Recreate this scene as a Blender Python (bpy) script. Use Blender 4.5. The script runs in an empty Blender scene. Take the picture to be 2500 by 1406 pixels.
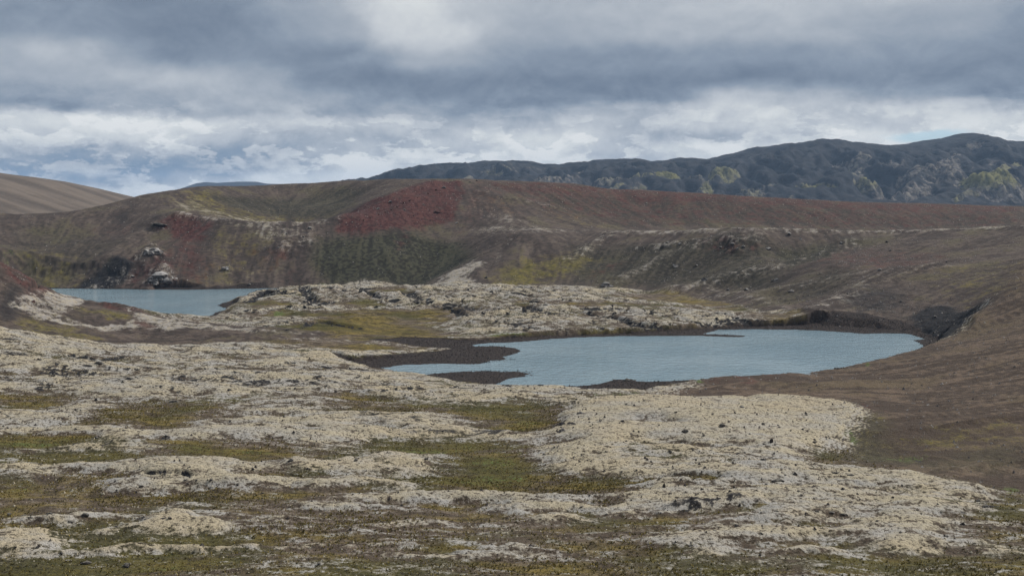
import bpy, bmesh, math, random, time
import numpy as np
from mathutils import Vector
T0 = time.time()
R = math.radians
scene = bpy.context.scene
COL = scene.collection

# ------------------------------------------------------------------ camera
CAM_H = 50.0                      # metres above the lake
FPX = 3017.0                      # focal length in photo pixels (2500 wide)
HORIZ = 495.0                     # photo row of the true horizon
PITCH = math.atan((703.0 - HORIZ) / FPX)
cam_d = bpy.data.cameras.new('camera')
cam_d.sensor_width = 36.0
cam_d.lens = 36.0 * FPX / 2500.0
cam_d.clip_start = 0.5
cam_d.clip_end = 40000.0
cam = bpy.data.objects.new('camera', cam_d)
cam.location = (0, 0, CAM_H)
cam.rotation_euler = (math.pi / 2 - PITCH, 0, 0)
COL.objects.link(cam)
scene.camera = cam

# ------------------------------------------------------------------ sun, exposure
SUN_EL, SUN_AZ = 40.0, 62.0       # azimuth to the right of the view direction
sd = bpy.data.lights.new('sun', 'SUN')
sd.energy = 4.2
sd.angle = R(6)
sd.color = (1.0, 0.96, 0.9)
sun = bpy.data.objects.new('sun', sd)
sdir = Vector((math.sin(R(SUN_AZ)) * math.cos(R(SUN_EL)), math.cos(R(SUN_AZ)) * math.cos(R(SUN_EL)), math.sin(R(SUN_EL))))
sun.rotation_euler = (-sdir).to_track_quat('-Z', 'Y').to_euler()
sun.location = (0, 0, 300)
COL.objects.link(sun)
vs = scene.view_settings
vs.view_transform = 'Standard'
vs.look = 'None'
vs.gamma = 1.0
vs.exposure = 0.02
vs.use_curve_mapping = False
scene.cycles.use_denoising = True
scene.cycles.max_bounces = 4
scene.cycles.diffuse_bounces = 2
scene.cycles.glossy_bounces = 2
scene.cycles.volume_bounces = 0


# ------------------------------------------------------------------ node helper
class NB:
    """small builder for node trees"""
    def __init__(self, nt):
        self.nt = nt; self.n = nt.nodes; self.l = nt.links
        self.n.clear()
    def new(self, t, **kw):
        nd = self.n.new(t)
        for k, v in kw.items(): setattr(nd, k, v)
        return nd
    def put(self, sock, v):
        if hasattr(v, 'is_output'): self.l.new(v, sock)
        elif v is not None: sock.default_value = v
    def m(self, op, a, b=None, c=None, clamp=False):
        nd = self.new('ShaderNodeMath', operation=op); nd.use_clamp = clamp
        self.put(nd.inputs[0], a)
        if b is not None: self.put(nd.inputs[1], b)
        if c is not None: self.put(nd.inputs[2], c)
        return nd.outputs[0]
    def ss(self, a, b, x):
        nd = self.new('ShaderNodeMapRange', interpolation_type='SMOOTHSTEP')
        self.put(nd.inputs[0], x); self.put(nd.inputs[1], a); self.put(nd.inputs[2], b)
        return nd.outputs[0]
    def lin(self, a, b, c, d, x):
        nd = self.new('ShaderNodeMapRange'); nd.clamp = True
        for i, v in enumerate((x, a, b, c, d)): self.put(nd.inputs[i], v)
        return nd.outputs[0]
    def mixc(self, f, a, b):
        nd = self.new('ShaderNodeMix', data_type='RGBA')
        self.put(nd.inputs[0], f)
        self.put(nd.inputs[6], a if hasattr(a, 'is_output') else (*a, 1))
        self.put(nd.inputs[7], b if hasattr(b, 'is_output') else (*b, 1))
        return nd.outputs[2]
    def mulc(self, c, f):
        nd = self.new('ShaderNodeVectorMath', operation='SCALE')
        self.put(nd.inputs[0], c); self.put(nd.inputs[3], f)
        return nd.outputs[0]
    def noise(self, vec, scale, detail=4.0, rough=0.55, lac=2.0, dist=0.0):
        nd = self.new('ShaderNodeTexNoise')
        self.put(nd.inputs['Vector'], vec)
        nd.inputs['Scale'].default_value = scale
        nd.inputs['Detail'].default_value = detail
        nd.inputs['Roughness'].default_value = rough
        nd.inputs['Lacunarity'].default_value = lac
        nd.inputs['Distortion'].default_value = dist
        return nd.outputs['Fac']
    def vor(self, vec, scale, feature='F1', rand=1.0):
        nd = self.new('ShaderNodeTexVoronoi', feature=feature)
        self.put(nd.inputs['Vector'], vec); nd.inputs['Scale'].default_value = scale
        nd.inputs['Randomness'].default_value = rand
        return nd.outputs['Distance']
    def comb(self, x, y, z):
        nd = self.new('ShaderNodeCombineXYZ')
        self.put(nd.inputs[0], x); self.put(nd.inputs[1], y); self.put(nd.inputs[2], z)
        return nd.outputs[0]
    def sep(self, v):
        nd = self.new('ShaderNodeSeparateXYZ'); self.put(nd.inputs[0], v)
        return nd.outputs
    def curve(self, x, pts):
        nd = self.new('ShaderNodeFloatCurve')
        c = nd.mapping.curves[0]
        nd.mapping.use_clip = False
        nd.mapping.extend = 'HORIZONTAL'
        pts = sorted(pts)
        c.points[0].location = pts[0]; c.points[1].location = pts[-1]
        for p in pts[1:-1]: c.points.new(*p)
        for p in c.points: p.handle_type = 'AUTO_CLAMPED'
        nd.mapping.update()
        self.put(nd.inputs['Value'], x)
        return nd.outputs[0]


# ------------------------------------------------------------------ world: overcast sky
def build_world():
    w = bpy.data.worlds.new('World'); scene.world = w; w.use_nodes = True
    b = NB(w.node_tree)
    out = b.new('ShaderNodeOutputWorld'); bg = b.new('ShaderNodeBackground')
    bg.inputs['Strength'].default_value = 0.1
    sky = b.new('ShaderNodeTexSky', sky_type='NISHITA')
    sky.sun_disc = False
    sky.sun_elevation = R(SUN_EL); sky.sun_rotation = R(SUN_AZ)
    sky.altitude = 600
    tc = b.new('ShaderNodeTexCoord').outputs['Generated']
    X, Y, Z = b.sep(tc)
    az = b.m('DEGREES', b.m('ARCTAN2', X, Y))
    el = b.m('DEGREES', b.m('ARCSINE', Z))
    # wind-drawn cloud space: wide, flat
    sv = b.new('ShaderNodeVectorMath', operation='MULTIPLY')
    b.put(sv.inputs[0], tc); sv.inputs[1].default_value = (1, 1, 2.6)
    P = sv.outputs[0]
    def off(v):
        nd = b.new('ShaderNodeVectorMath', operation='ADD')
        b.put(nd.inputs[0], P); nd.inputs[1].default_value = v
        return nd.outputs[0]
    sv2 = b.new('ShaderNodeVectorMath', operation='MULTIPLY')
    b.put(sv2.inputs[0], tc); sv2.inputs[1].default_value = (1, 1, 1.55)
    P2 = sv2.outputs[0]
    def off2(v):
        nd = b.new('ShaderNodeVectorMath', operation='ADD')
        b.put(nd.inputs[0], P2); nd.inputs[1].default_value = v
        return nd.outputs[0]
    wa = b.m('SUBTRACT', b.noise(off2((3.1, 0, 0)), 10.0, 6, 0.58), 0.5)
    we = b.m('SUBTRACT', b.noise(off2((0, 7.7, 1.3)), 13.0, 7, 0.6), 0.5)
    azw = b.m('ADD', az, b.m('MULTIPLY', wa, 6.0))
    elw = b.m('ADD', el, b.m('MULTIPLY', we, b.lin(0.3, 2.8, 0.55, 1.3, el)))
    u = b.lin(-35.0, 35.0, 0.0, 1.0, azw)
    def A(px): return (math.degrees(math.atan((px - 1250) / FPX)) + 35) / 70
    def E(py): return math.degrees(math.atan((HORIZ - py) / FPX))
    rows = [
        (-420, [(0, .66), (1250, .68), (2500, .66)]),
        (-120, [(0, .56), (500, .55), (1000, .70), (1300, .66), (1900, .68), (2500, .60)]),
        (20,  [(0, .56), (200, .52), (420, .47), (620, .53), (760, .60), (900, .74), (1020, .82), (1120, .74), (1280, .67), (1500, .67), (1850, .71), (2100, .69), (2400, .67), (2500, .56)]),
        (90,  [(0, .53), (200, .52), (420, .48), (600, .49), (720, .58), (850, .63), (960, .74), (1060, .78), (1150, .69), (1300, .64), (1500, .65), (1850, .67), (2150, .62), (2400, .60), (2500, .53)]),
        (150, [(0, .64), (150, .70), (240, .60), (330, .55), (430, .50), (600, .52), (760, .50), (900, .56), (1060, .64), (1200, .58), (1400, .53), (1700, .54), (2000, .55), (2300, .54), (2500, .52)]),
        (205, [(0, .66), (200, .66), (380, .70), (560, .66), (680, .60), (780, .49), (950, .47), (1150, .48), (1400, .47), (1700, .46), (2000, .48), (2300, .49), (2500, .48)]),
        (245, [(0, .56), (150, .57), (350, .61), (600, .63), (760, .60), (900, .50), (1100, .48), (1350, .47), (1560, .47), (1680, .58), (1800, .70), (1950, .68), (2100, .58), (2300, .54), (2420, .48), (2500, .47)]),
        (275, [(0, .49), (150, .50), (300, .60), (500, .60), (700, .63), (850, .55), (1000, .58), (1200, .52), (1350, .62), (1550, .64), (1700, .72), (1900, .78), (2050, .72), (2200, .76), (2400, .68), (2500, .60)]),
        (305, [(0, .79), (120, .80), (280, .85), (440, .82), (600, .74), (720, .72), (900, .70), (980, .76), (1100, .62), (1250, .68), (1400, .69), (1550, .66), (1700, .74), (1850, .78), (2000, .72), (2200, .75), (2350, .80), (2500, .76)]),
        (338, [(0, .77), (150, .76), (300, .78), (460, .74), (620, .70), (800, .68), (950, .66), (1080, .70), (1200, .80), (1300, .81), (1430, .77), (1550, .66), (1680, .60), (1850, .64), (2000, .70), (2130, .86), (2250, .78), (2400, .82), (2500, .82)]),
        (375, [(0, .62), (150, .60), (300, .57), (500, .56), (700, .59), (820, .66), (900, .75), (1050, .72), (1200, .74), (1350, .77), (1500, .72), (1650, .74), (1780, .80), (1900, .78), (2200, .8), (2500, .8)]),
        (408, [(0, .56), (100, .53), (300, .51), (480, .52), (650, .60), (780, .64), (880, .80), (1000, .76), (1200, .76), (2500, .78)]),
        (440, [(0, .55), (200, .50), (330, .55), (480, .68), (620, .80), (760, .86), (1000, .82), (2500, .8)]),
        (468, [(0, .78), (250, .84), (400, .86), (700, .87), (2500, .84)]),
        (500, [(0, .82), (2500, .84)]),
    ]
    v = None
    prev = None
    for py, pts in rows:
        e = E(py)
        avg = sum(p[1] for p in pts) / len(pts)
        cp = [(0.0, avg)] + [(A(px), val) for px, val in pts] + [(1.0, avg)]
        c = b.curve(u, cp)
        if v is None: v = c
        else:
            f = b.ss(e, prev, elw)          # 0 at this row, 1 at the row above
            nd = b.new('ShaderNodeMix', data_type='FLOAT')
            b.put(nd.inputs[0], f); b.put(nd.inputs[2], c); b.put(nd.inputs[3], v)
            v = nd.outputs[0]
        prev = e
    # billow detail: heaped edges low down, soft above
    low = b.lin(1.0, 6.0, 1.0, 0.22, el)
    d1 = b.m('SUBTRACT', b.noise(P2, 17.0, 8, 0.6, 2.1, 0.3), 0.5)
    d1u = b.m('SUBTRACT', b.noise(off2((0, 0, 0.012)), 17.0, 8, 0.6, 2.1, 0.3), 0.5)
    n3 = b.noise(off2((5, 2, 1)), 46.0, 5, 0.55, 2.1, 0.4)
    bl = b.m('SUBTRACT', 0.80, b.m('ABSOLUTE', b.m('SUBTRACT', b.m('MULTIPLY', n3, 2.0), 1.0)))
    v = b.m('ADD', v, b.m('MULTIPLY', b.m('SUBTRACT', d1, d1u), b.m('MULTIPLY', low, 0.50)))
    v = b.m('ADD', v, b.m('MULTIPLY', d1, b.lin(1.0, 6.0, 0.16, 0.10, el)))
    v = b.m('ADD', v, b.m('MULTIPLY', bl, b.m('MULTIPLY', low, 0.08)))
    q1 = b.ss(.465, .525, b.noise(off((2.2, .7, .4)), 24.0, 8, 0.58, 2.1, 0.2))
    q2 = b.ss(.45, .60, b.noise(off((2.2, .7, .42)), 24.0, 8, 0.58, 2.1, 0.2))
    lowq = b.m('MULTIPLY', b.lin(1.2, 5.2, 1.0, 0.0, el), 1.0)
    v = b.m('ADD', v, b.m('MULTIPLY', lowq, b.m('ADD', b.m('MULTIPLY', b.m('SUBTRACT', q1, .5), .06), b.m('MULTIPLY', b.m('MULTIPLY', q1, b.m('SUBTRACT', 1.0, q2)), .15))))
    v = b.m('ADD', v, 0.02)
    # far above the frame the deck goes on, broken and a little brighter overhead
    hi = b.ss(9.0, 30.0, el)
    big = b.noise(P, 3.2, 6, 0.6)
    gen = b.m('ADD', 0.52, b.m('MULTIPLY', big, 0.42))
    nd = b.new('ShaderNodeMix', data_type='FLOAT')
    b.put(nd.inputs[0], hi); b.put(nd.inputs[2], v); b.put(nd.inputs[3], gen)
    v = nd.outputs[0]
    ramp = b.new('ShaderNodeValToRGB')
    els = ramp.color_ramp.elements
    els[0].position = 0.38; els[0].color = (.085, .112, .160, 1)
    els[1].position = 0.95; els[1].color = (.83, .84, .83, 1)
    for p, c in ((0.48, (.155, .197, .265, 1)), (0.58, (.252, .302, .375, 1)), (0.68, (.385, .425, .480, 1)), (0.78, (.55, .58, .615, 1)), (0.86, (.69, .715, .72, 1))):
        e_ = els.new(p); e_.color = c
    b.put(ramp.inputs[0], v)
    # bluer veil low on the left, where the distance shows under the deck
    veil = b.m('MULTIPLY', b.m('MULTIPLY', b.ss(4.2, 2.2, elw), b.ss(2.0, -8.0, azw)), b.ss(0.72, 0.5, v))
    veil = b.m('MULTIPLY', veil, b.ss(0.5, 1.3, elw))
    cl = b.mixc(b.m('MULTIPLY', veil, 0.45), ramp.outputs[0], (.185, .285, .415))
    # gap of clear sky low on the right
    ga = b.m('DIVIDE', b.m('SUBTRACT', azw, math.degrees(math.atan((2262 - 1250) / FPX))), 2.3)
    ge = b.m('DIVIDE', b.m('SUBTRACT', elw, E(342)), 0.36)
    gap = b.ss(1.0, 0.35, b.m('SQRT', b.m('ADD', b.m('MULTIPLY', ga, ga), b.m('MULTIPLY', ge, ge))))
    blue = b.mulc(b.mixc(0.6, sky.outputs[0], (3.6, 6.0, 8.0)), 0.1)
    cl = b.mixc(b.m('MULTIPLY', gap, 0.85), cl, blue)
    b.put(bg.inputs['Color'], b.mulc(cl, 10.0))
    b.l.new(bg.outputs[0], out.inputs['Surface'])
build_world()


# ------------------------------------------------------------------ numpy helpers
def sstep(a, b, x):
    t = np.clip((x - a) / (b - a), 0, 1)
    return t * t * (3 - 2 * t)

def _hash(ix, iy, seed):
    h = (ix.astype(np.int64) * 374761393 + iy.astype(np.int64) * 668265263 + seed * 974634777) & 0xFFFFFFFF
    h = ((h ^ (h >> 13)) * 1274126177) & 0xFFFFFFFF
    return (h ^ (h >> 16))

_GA = np.arange(256) * (2 * np.pi / 256)
_GX = np.cos(_GA).astype(np.float32); _GY = np.sin(_GA).astype(np.float32)
def gn(x, y, seed=0):
    """gradient noise, about -0.7..0.7"""
    x0 = np.floor(x); y0 = np.floor(y)
    fx = (x - x0).astype(np.float32); fy = (y - y0).astype(np.float32)
    ix = x0.astype(np.int32); iy = y0.astype(np.int32)
    ux = fx * fx * fx * (fx * (fx * 6 - 15) + 10); uy = fy * fy * fy * (fy * (fy * 6 - 15) + 10)
    def g(dx, dy):
        h = _hash(ix + dx, iy + dy, seed) & 255
        return _GX[h] * (fx - dx) + _GY[h] * (fy - dy)
    a = g(0, 0); b = g(1, 0); c = g(0, 1); d = g(1, 1)
    return (a + (b - a) * ux) * (1 - uy) + (c + (d - c) * ux) * uy

def fbm(x, y, scale, oct=4, seed=0, gain=0.5):
    s = 0; amp = 1.0; tot = 0
    x = x / scale; y = y / scale
    for o in range(oct):
        s = s + amp * gn(x + 17.3 * o, y - 9.1 * o, seed + o * 31)
        tot += amp; amp *= gain; x = x * 2.03; y = y * 2.03
    return s / tot * 1.5

def cell(x, y, scale, seed=0):
    """distance to the nearest scattered point (0 at a point), in cells; cushion shapes"""
    x = x / scale; y = y / scale
    x0 = np.floor(x).astype(np.int32); y0 = np.floor(y).astype(np.int32)
    best = np.full(x.shape, 9.0, np.float32)
    for dx in (-1, 0, 1):
        for dy in (-1, 0, 1):
            h = _hash(x0 + dx, y0 + dy, seed)
            px = x0 + dx + (h & 1023) / 1023.0; py = y0 + dy + ((h >> 10) & 1023) / 1023.0
            d = (x - px) ** 2 + (y - py) ** 2
            np.minimum(best, d.astype(np.float32), out=best)
    return np.sqrt(best)

CP_, SP_ = math.cos(PITCH), math.sin(PITCH)
def ray(px, py):
    dx = (px - 1250.0) / FPX; dv = (703.0 - py) / FPX
    return np.array((dx, CP_ + dv * SP_, -SP_ + dv * CP_))
def at_depth(px, py, Y):
    d = ray(px, py); t = Y / d[1]
    return (d[0] * t, Y, CAM_H + d[2] * t)
def at_level(px, py, z):
    d = ray(px, py); t = (z - CAM_H) / d[2]
    return (d[0] * t, d[1] * t, z)

# ------------------------------------------------------------------ base relief: surveyed points, thin-plate surface
S = []          # x, y, z
def yk(py): return (py - 470.0) / (py - 495.0) if py > 705 else 1.119
for p in [
    # crater hill behind the far lake, bottom to top
    (-200, 620, 640), (-200, 500, 790), (0, 620, 650), (0, 527, 760), (80, 680, 640), (80, 600, 690), (100, 530, 765),
    (150, 692, 640), (150, 600, 690), (200, 520, 775),
    (300, 699, 636), (300, 640, 660), (300, 560, 720), (300, 494, 800),
    (380, 698, 640), (380, 483, 830),
    (450, 697, 640), (450, 640, 662), (450, 560, 706), (440, 527, 722), (450, 500, 770), (450, 471, 860),
    (560, 697, 645), (560, 620, 675), (560, 536, 714), (560, 500, 790), (560, 461, 870),
    (700, 696, 650), (700, 640, 668), (700, 580, 690), (700, 545, 708), (700, 515, 785), (700, 480, 835), (700, 453, 880),
    (790, 545, 710), (850, 696, 650), (850, 640, 670), (850, 570, 700), (850, 528, 718), (850, 480, 820), (850, 443, 870),
    (950, 697, 650), (950, 620, 680), (950, 550, 712), (950, 480, 755), (950, 437, 850),
    (1040, 455, 785), (1000, 697, 660), (1080, 480, 768), (1080, 560, 722), (1080, 640, 684), (1080, 438, 810),
    (1040, 699, 624), (1100, 664, 634), (1170, 632, 650), (1160, 441, 830),
    (1250, 690, 612), (1250, 640, 638), (1250, 575, 680), (1250, 555, 705), (1250, 515, 750), (1250, 446, 840),
    (1400, 690, 608), (1400, 630, 645), (1400, 577, 685), (1400, 558, 720), (1400, 510, 780), (1400, 451, 850),
    (1550, 695, 600), (1550, 640, 630), (1550, 600, 652), (1550, 568, 680), (1550, 540, 775), (1550, 500, 820), (1550, 463, 860),
    (1700, 715, 572), (1700, 660, 605), (1700, 600, 637), (1700, 567, 660), (1700, 540, 780), (1700, 476, 870),
    (1850, 760, 500), (1850, 700, 560), (1850, 640, 592), (1850, 590, 622), (1850, 562, 650), (1850, 540, 788), (1850, 487, 880),
    (2000, 790, 446), (2000, 740, 490), (2000, 690, 525), (2000, 640, 560), (2000, 600, 622), (2000, 564, 650), (2000, 550, 788), (2000, 496, 890),
    (2150, 790, 446), (2150, 740, 475), (2150, 690, 505), (2150, 640, 560), (2150, 590, 622), (2150, 568, 650), (2150, 550, 795), (2150, 502, 900),
    (2300, 805, 432), (2300, 760, 455), (2300, 700, 480), (2300, 640, 535), (2300, 590, 600), (2300, 566, 640), (2300, 545, 805), (2300, 505, 900),
    (2500, 556, 620), (2500, 600, 560), (2500, 640, 500), (2500, 520, 830), (2500, 512, 900),
    (2700, 548, 620), (2700, 520, 900),
    # slope on the right, running down to the near lake
    (2500, 700, 432), (2500, 760, 384), (2500, 850, 324), (2500, 950, 276), (2500, 1050, 240), (2500, 1150, 212),
    (2420, 735, 415), (2400, 762, 402), (2350, 800, 394), (2300, 830, 390), (2350, 770, 452),
    (2400, 830, 352), (2400, 900, 312), (2300, 900, 320), (2200, 900, 330), (2100, 915, 328),
    (1950, 925, 322), (1800, 930, 320), (1740, 955, 304), (1900, 960, 302), (2100, 960, 297), (2300, 960, 290), (2300, 1050, 246),
    (2160, 1050, 247), (2130, 1100, 232), (2300, 1120, 222),
    # knoll on the left in front of the far lake
    (0, 640, 440), (60, 672, 445), (130, 709, 450), (200, 729, 455), (280, 738, 455), (350, 755, 450), (430, 780, 445), (500, 790, 440),
    (0, 720, 415), (0, 780, 398), (100, 760, 422), (100, 803, 400), (250, 785, 428), (250, 833, 390), (400, 838, 386), (600, 834, 390),
    (350, 790, 428), (0, 800, 372), (100, 822, 366), (200, 838, 366), (330, 845, 370), (0, 900, 312), (0, 1000, 262),
]:
    S.append(at_depth(p[0], p[1], p[2] * yk(p[1])))
for px, z, Y in [(0, 28, 900), (150, 27, 880), (300, 34, 930), (450, 42, 1000), (700, 45, 1020), (950, 48, 1000), (1160, 46, 980),
                 (1400, 42, 990), (1700, 40, 1010), (2000, 38, 1030), (2300, 36, 1040), (2500, 34, 1040), (2700, 34, 1040),
                 (700, 32, 815), (850, 40, 830), (600, 37, 815), (1550, 30, 800), (1700, 28, 790), (1850, 28, 790), (2000, 27, 795), (2150, 27, 800), (2300, 27, 800), (2500, 29, 800),
                 (2000, 19.5, 655), (2350, 2.2, 455), (1900, 24, 690)]:
    S.append(((px - 1250) / FPX * Y, Y, z))
for px, py, z in [(560, 730, 2), (640, 712, 4), (800, 705, 5.5), (1000, 706, 5), (1200, 706, 5), (1400, 712, 4.5), (700, 755, 4), (900, 750, 3), (1100, 760, 4),
                  (1300, 770, 4.2), (1500, 750, 3.5), (1700, 765, 3.4), (1000, 800, 2), (1300, 800, 2.6), (1600, 795, 2.6), (1850, 788, 2.2), (900, 830, 1.4), (600, 800, 3.8), (760, 800, 3.8), (560, 780, 3.0),
                  (600, 850, 2.4), (800, 862, 2.2), (400, 900, 3.5), (700, 920, 3), (1000, 952, 2.0), (940, 914, .9), (1040, 931, 1.1), (860, 902, 1.5), (1180, 951, 1.4), (1300, 965, 2.2), (1500, 965, 1.6),
                  (200, 1000, 3.6), (600, 1050, 3.8), (1100, 1100, 2.6), (1230, 1060, 2), (1500, 1040, 4.2), (1850, 1040, 4.2), (1700, 1150, 4.5), (2000, 1180, 4.5),
                  (2300, 1240, 4.4), (300, 1150, 4.3), (800, 1160, 4.4), (1200, 1180, 3.2), (100, 1300, 4.8), (600, 1280, 4.6), (1200, 1300, 4.8), (1800, 1290, 5), (2460, 1300, 4),
                  (0, 1400, 6), (500, 1400, 6), (1000, 1400, 6), (1500, 1400, 6), (2000, 1400, 6), (2500, 1400, 5.5)]:
    S.append(at_level(px, py, z))
S += [(-100, 105, 9), (0, 105, 9), (100, 105, 9), (-80, 55, 22), (0, 55, 22), (80, 55, 22), (-60, 0, 47), (0, 0, 48.2), (60, 0, 47), (0, -80, 46), (-120, -60, 42), (120, -60, 42),
      (-130, 150, 7), (130, 150, 7), (-180, 260, 8), (-230, 360, 14), (-260, 470, 30), (-300, 560, 20), (-420, 720, 26), (-460, 860, 36),
      (180, 310, 17), (240, 410, 33), (130, 215, 5.5), (330, 590, 38), (450, 720, 40), (520, 900, 36), (260, 300, 34)]
S = np.array(S, np.float64)
TP_K = 100.0
def tps_fit(P, lam=1e-3):
    n = len(P); xy = P[:, :2] / TP_K
    d2 = ((xy[:, None] - xy[None]) ** 2).sum(-1)
    K = 0.5 * d2 * np.log(d2 + 1e-12) + lam * np.eye(n)
    Q = np.c_[np.ones(n), xy]
    M = np.block([[K, Q], [Q.T, np.zeros((3, 3))]])
    return np.linalg.solve(M, np.r_[P[:, 2], 0, 0, 0])
TW = tps_fit(S)
def tps(x, y):
    x = np.asarray(x, np.float64); y = np.asarray(y, np.float64)
    sh = x.shape; x = (x / TP_K).ravel().astype(np.float32); y = (y / TP_K).ravel().astype(np.float32)
    out = (TW[-3] + TW[-2] * x + TW[-1] * y).astype(np.float32)
    cx = (S[:, 0] / TP_K).astype(np.float32); cy = (S[:, 1] / TP_K).astype(np.float32); w = TW[:-3].astype(np.float32)
    for i in range(0, len(x), 60000):
        xs = x[i:i + 60000, None]; ys = y[i:i + 60000, None]
        d2 = (xs - cx) ** 2; d2 += (ys - cy) ** 2
        k = np.log(d2 + 1e-9); k *= d2
        out[i:i + 60000] += 0.5 * (k @ w)
    return out.reshape(sh)
def base_z(x, y):
    z = tps(x, y)
    plain = 14.0
    f = sstep(980.0, 1250.0, np.asarray(y, np.float32))
    z = z * (1 - f) + plain * f
    side = sstep(1.15, 1.9, np.abs(x) / (np.asarray(y) + 120.0))
    return z * (1 - side) + np.minimum(np.maximum(z, 3), 30) * side
# table of the base relief, so that rays can be dropped on it quickly
GX0, GX1, GY0, GY1, GST = -560.0, 640.0, 60.0, 1240.0, 4.0
gxs = np.arange(GX0, GX1 + GST, GST); gys = np.arange(GY0, GY1 + GST, GST)
GGX, GGY = np.meshgrid(gxs, gys)
GZ = base_z(GGX, GGY)
GDY, GDX = np.gradient(GZ, GST)
def bil(G, x, y):
    u = np.clip((x - GX0) / GST, 0, G.shape[1] - 1.001); v = np.clip((y - GY0) / GST, 0, G.shape[0] - 1.001)
    i = u.astype(np.int32); j = v.astype(np.int32); fu = u - i; fv = v - j
    return (G[j, i] * (1 - fu) + G[j, i + 1] * fu) * (1 - fv) + (G[j + 1, i] * (1 - fu) + G[j + 1, i + 1] * fu) * fv
TT = np.concatenate([np.arange(130, 1100, 1.0)])
def hit(px, py):
    """the point of the relief that a photo pixel shows"""
    d = ray(px, py); t = TT / d[1]
    z = CAM_H + d[2] * t
    b = z - bil(GZ, d[0] * t, TT)
    k = np.nonzero(b < 0)[0]
    if len(k) == 0:
        i = int(np.argmin(b)); return (d[0] * t[i], TT[i])
    i = k[0]
    if i == 0: return (d[0] * t[0], TT[0])
    f = b[i - 1] / (b[i - 1] - b[i])
    tt = t[i - 1] + (t[i] - t[i - 1]) * f
    return (d[0] * tt, d[1] * tt)

# ------------------------------------------------------------------ terrain sheet
FO = 30.0
du = 0.00118
uin = np.arange(-0.462, 0.4621, du)
uo = 0.462 + np.cumsum(np.linspace(0.004, 0.11, 26))
US = np.r_[-uo[::-1], uin, uo]
def seg(a, b, st): return np.arange(a, b, st)
YS = np.r_[seg(-20, 100, 8), seg(100, 138, 1.5), seg(138, 230, 0.37), seg(230, 360, 0.52), seg(360, 560, 0.66), seg(560, 720, 0.75),
           seg(720, 1010, 0.95), seg(1010, 1250, 8), 1250 * np.exp(np.linspace(0, math.log(11), 36))]
UU, YY = np.meshgrid(US, YS)
XX = UU * (YY + FO)
NR, NC = XX.shape
x = XX.ravel(); y = YY.ravel()
zb = base_z(x, y)
print('verts', x.size, 'base', round(time.time() - T0, 1))

def sdf(poly, x, y, margin=40.0):
    """signed distance to a polygon (negative inside); far points get +margin"""
    P = np.array(poly, np.float32); out = np.full(x.shape, margin, np.float32)
    lo = P.min(0) - margin; hi = P.max(0) + margin
    sel = np.nonzero((x > lo[0]) & (x < hi[0]) & (y > lo[1]) & (y < hi[1]))[0]
    if len(sel) == 0: return out
    X = x[sel].astype(np.float32); Y = y[sel].astype(np.float32)
    d2 = np.full(X.shape, 1e12, np.float32); ins = np.zeros(X.shape, bool)
    n = len(P)
    for i in range(n):
        ax, ay = P[i]; bx, by = P[(i + 1) % n]
        ex, ey = bx - ax, by - ay
        wx = X - ax; wy = Y - ay
        t = np.clip((wx * ex + wy * ey) / (ex * ex + ey * ey + 1e-9), 0, 1)
        np.minimum(d2, (wx - ex * t) ** 2 + (wy - ey * t) ** 2, out=d2)
        c = ((ay > Y) != (by > Y))
        if ey != 0: ins ^= c & (X < ex * (Y - ay) / ey + ax)
    d = np.sqrt(d2); d[ins] *= -1
    out[sel] = np.minimum(d, margin)
    return out
# domain warp so that no edge runs straight
fine = (np.abs(UU.ravel()) < 0.47) & (y > 100) & (y < 1060)
FI = np.nonzero(fine)[0]
fx, fy = x[FI].astype(np.float32), y[FI].astype(np.float32)
w1 = fbm(fx, fy, 9.0, 4, 11, 0.6); w2 = fbm(fx, fy, 9.0, 4, 47, 0.6)
w3 = fbm(fx, fy, 40.0, 3, 5); w4 = fbm(fx, fy, 40.0, 3, 77)
wxs, wys = fx + 2.4 * w1 + 5 * w3, fy + 3.0 * w2 + 7 * w4
def hp(pts): return [hit(a, b) for a, b in pts]
def lp(pts, z=0.0): return [at_level(a, b, z)[:2] for a, b in pts]
def pm(pts, soft=4.0, amt=1.0, warp=True, z=None):
    P = hp(pts) if z is None else lp(pts, z)
    d = sdf(P, wxs if warp else fx, wys if warp else fy, max(30.0, soft * 2))
    return amt * sstep(soft, -soft, d)
ZERO = np.zeros(len(FI), np.float32)

# --- lakes
NEAR = [(1150, 842), (1200, 837), (1270, 835), (1330, 829), (1400, 824), (1500, 821), (1600, 820), (1710, 820), (1780, 822.5), (1818, 822), (1822, 819), (1760, 817), (1715, 815),
        (1740, 809), (1755, 805), (1850, 804), (1920, 805), (2000, 807), (2080, 812), (2150, 818), (2210, 826), (2245, 837), (2255, 846), (2235, 858), (2190, 873), (2130, 888),
        (2080, 897), (2000, 905), (1920, 913), (1860, 918), (1760, 922), (1715, 928), (1640, 931), (1560, 931), (1540, 925), (1500, 927), (1470, 936), (1400, 943), (1300, 946), (1190, 943),
        (1215, 935), (1245, 924), (1290, 917), (1318, 911), (1305, 906), (1240, 903), (1180, 904), (1120, 907), (1060, 911), (1030, 916), (985, 913), (950, 905), (930, 898),
        (985, 891), (1060, 888), (1180, 888.5), (1210, 883), (1266, 880), (1270, 877), (1238, 872), (1262, 864), (1270, 857), (1255, 849), (1215, 845), (1180, 846), (1160, 846)]
FAR = [(60, 704), (130, 704), (300, 706), (420, 709), (520, 713), (600, 714), (632, 713), (600, 722), (562, 735), (530, 745), (536, 749), (565, 754), (528, 762), (514, 771), (535, 777), (500, 790), (430, 792), (250, 784), (100, 768), (20, 735), (30, 712)]
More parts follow.
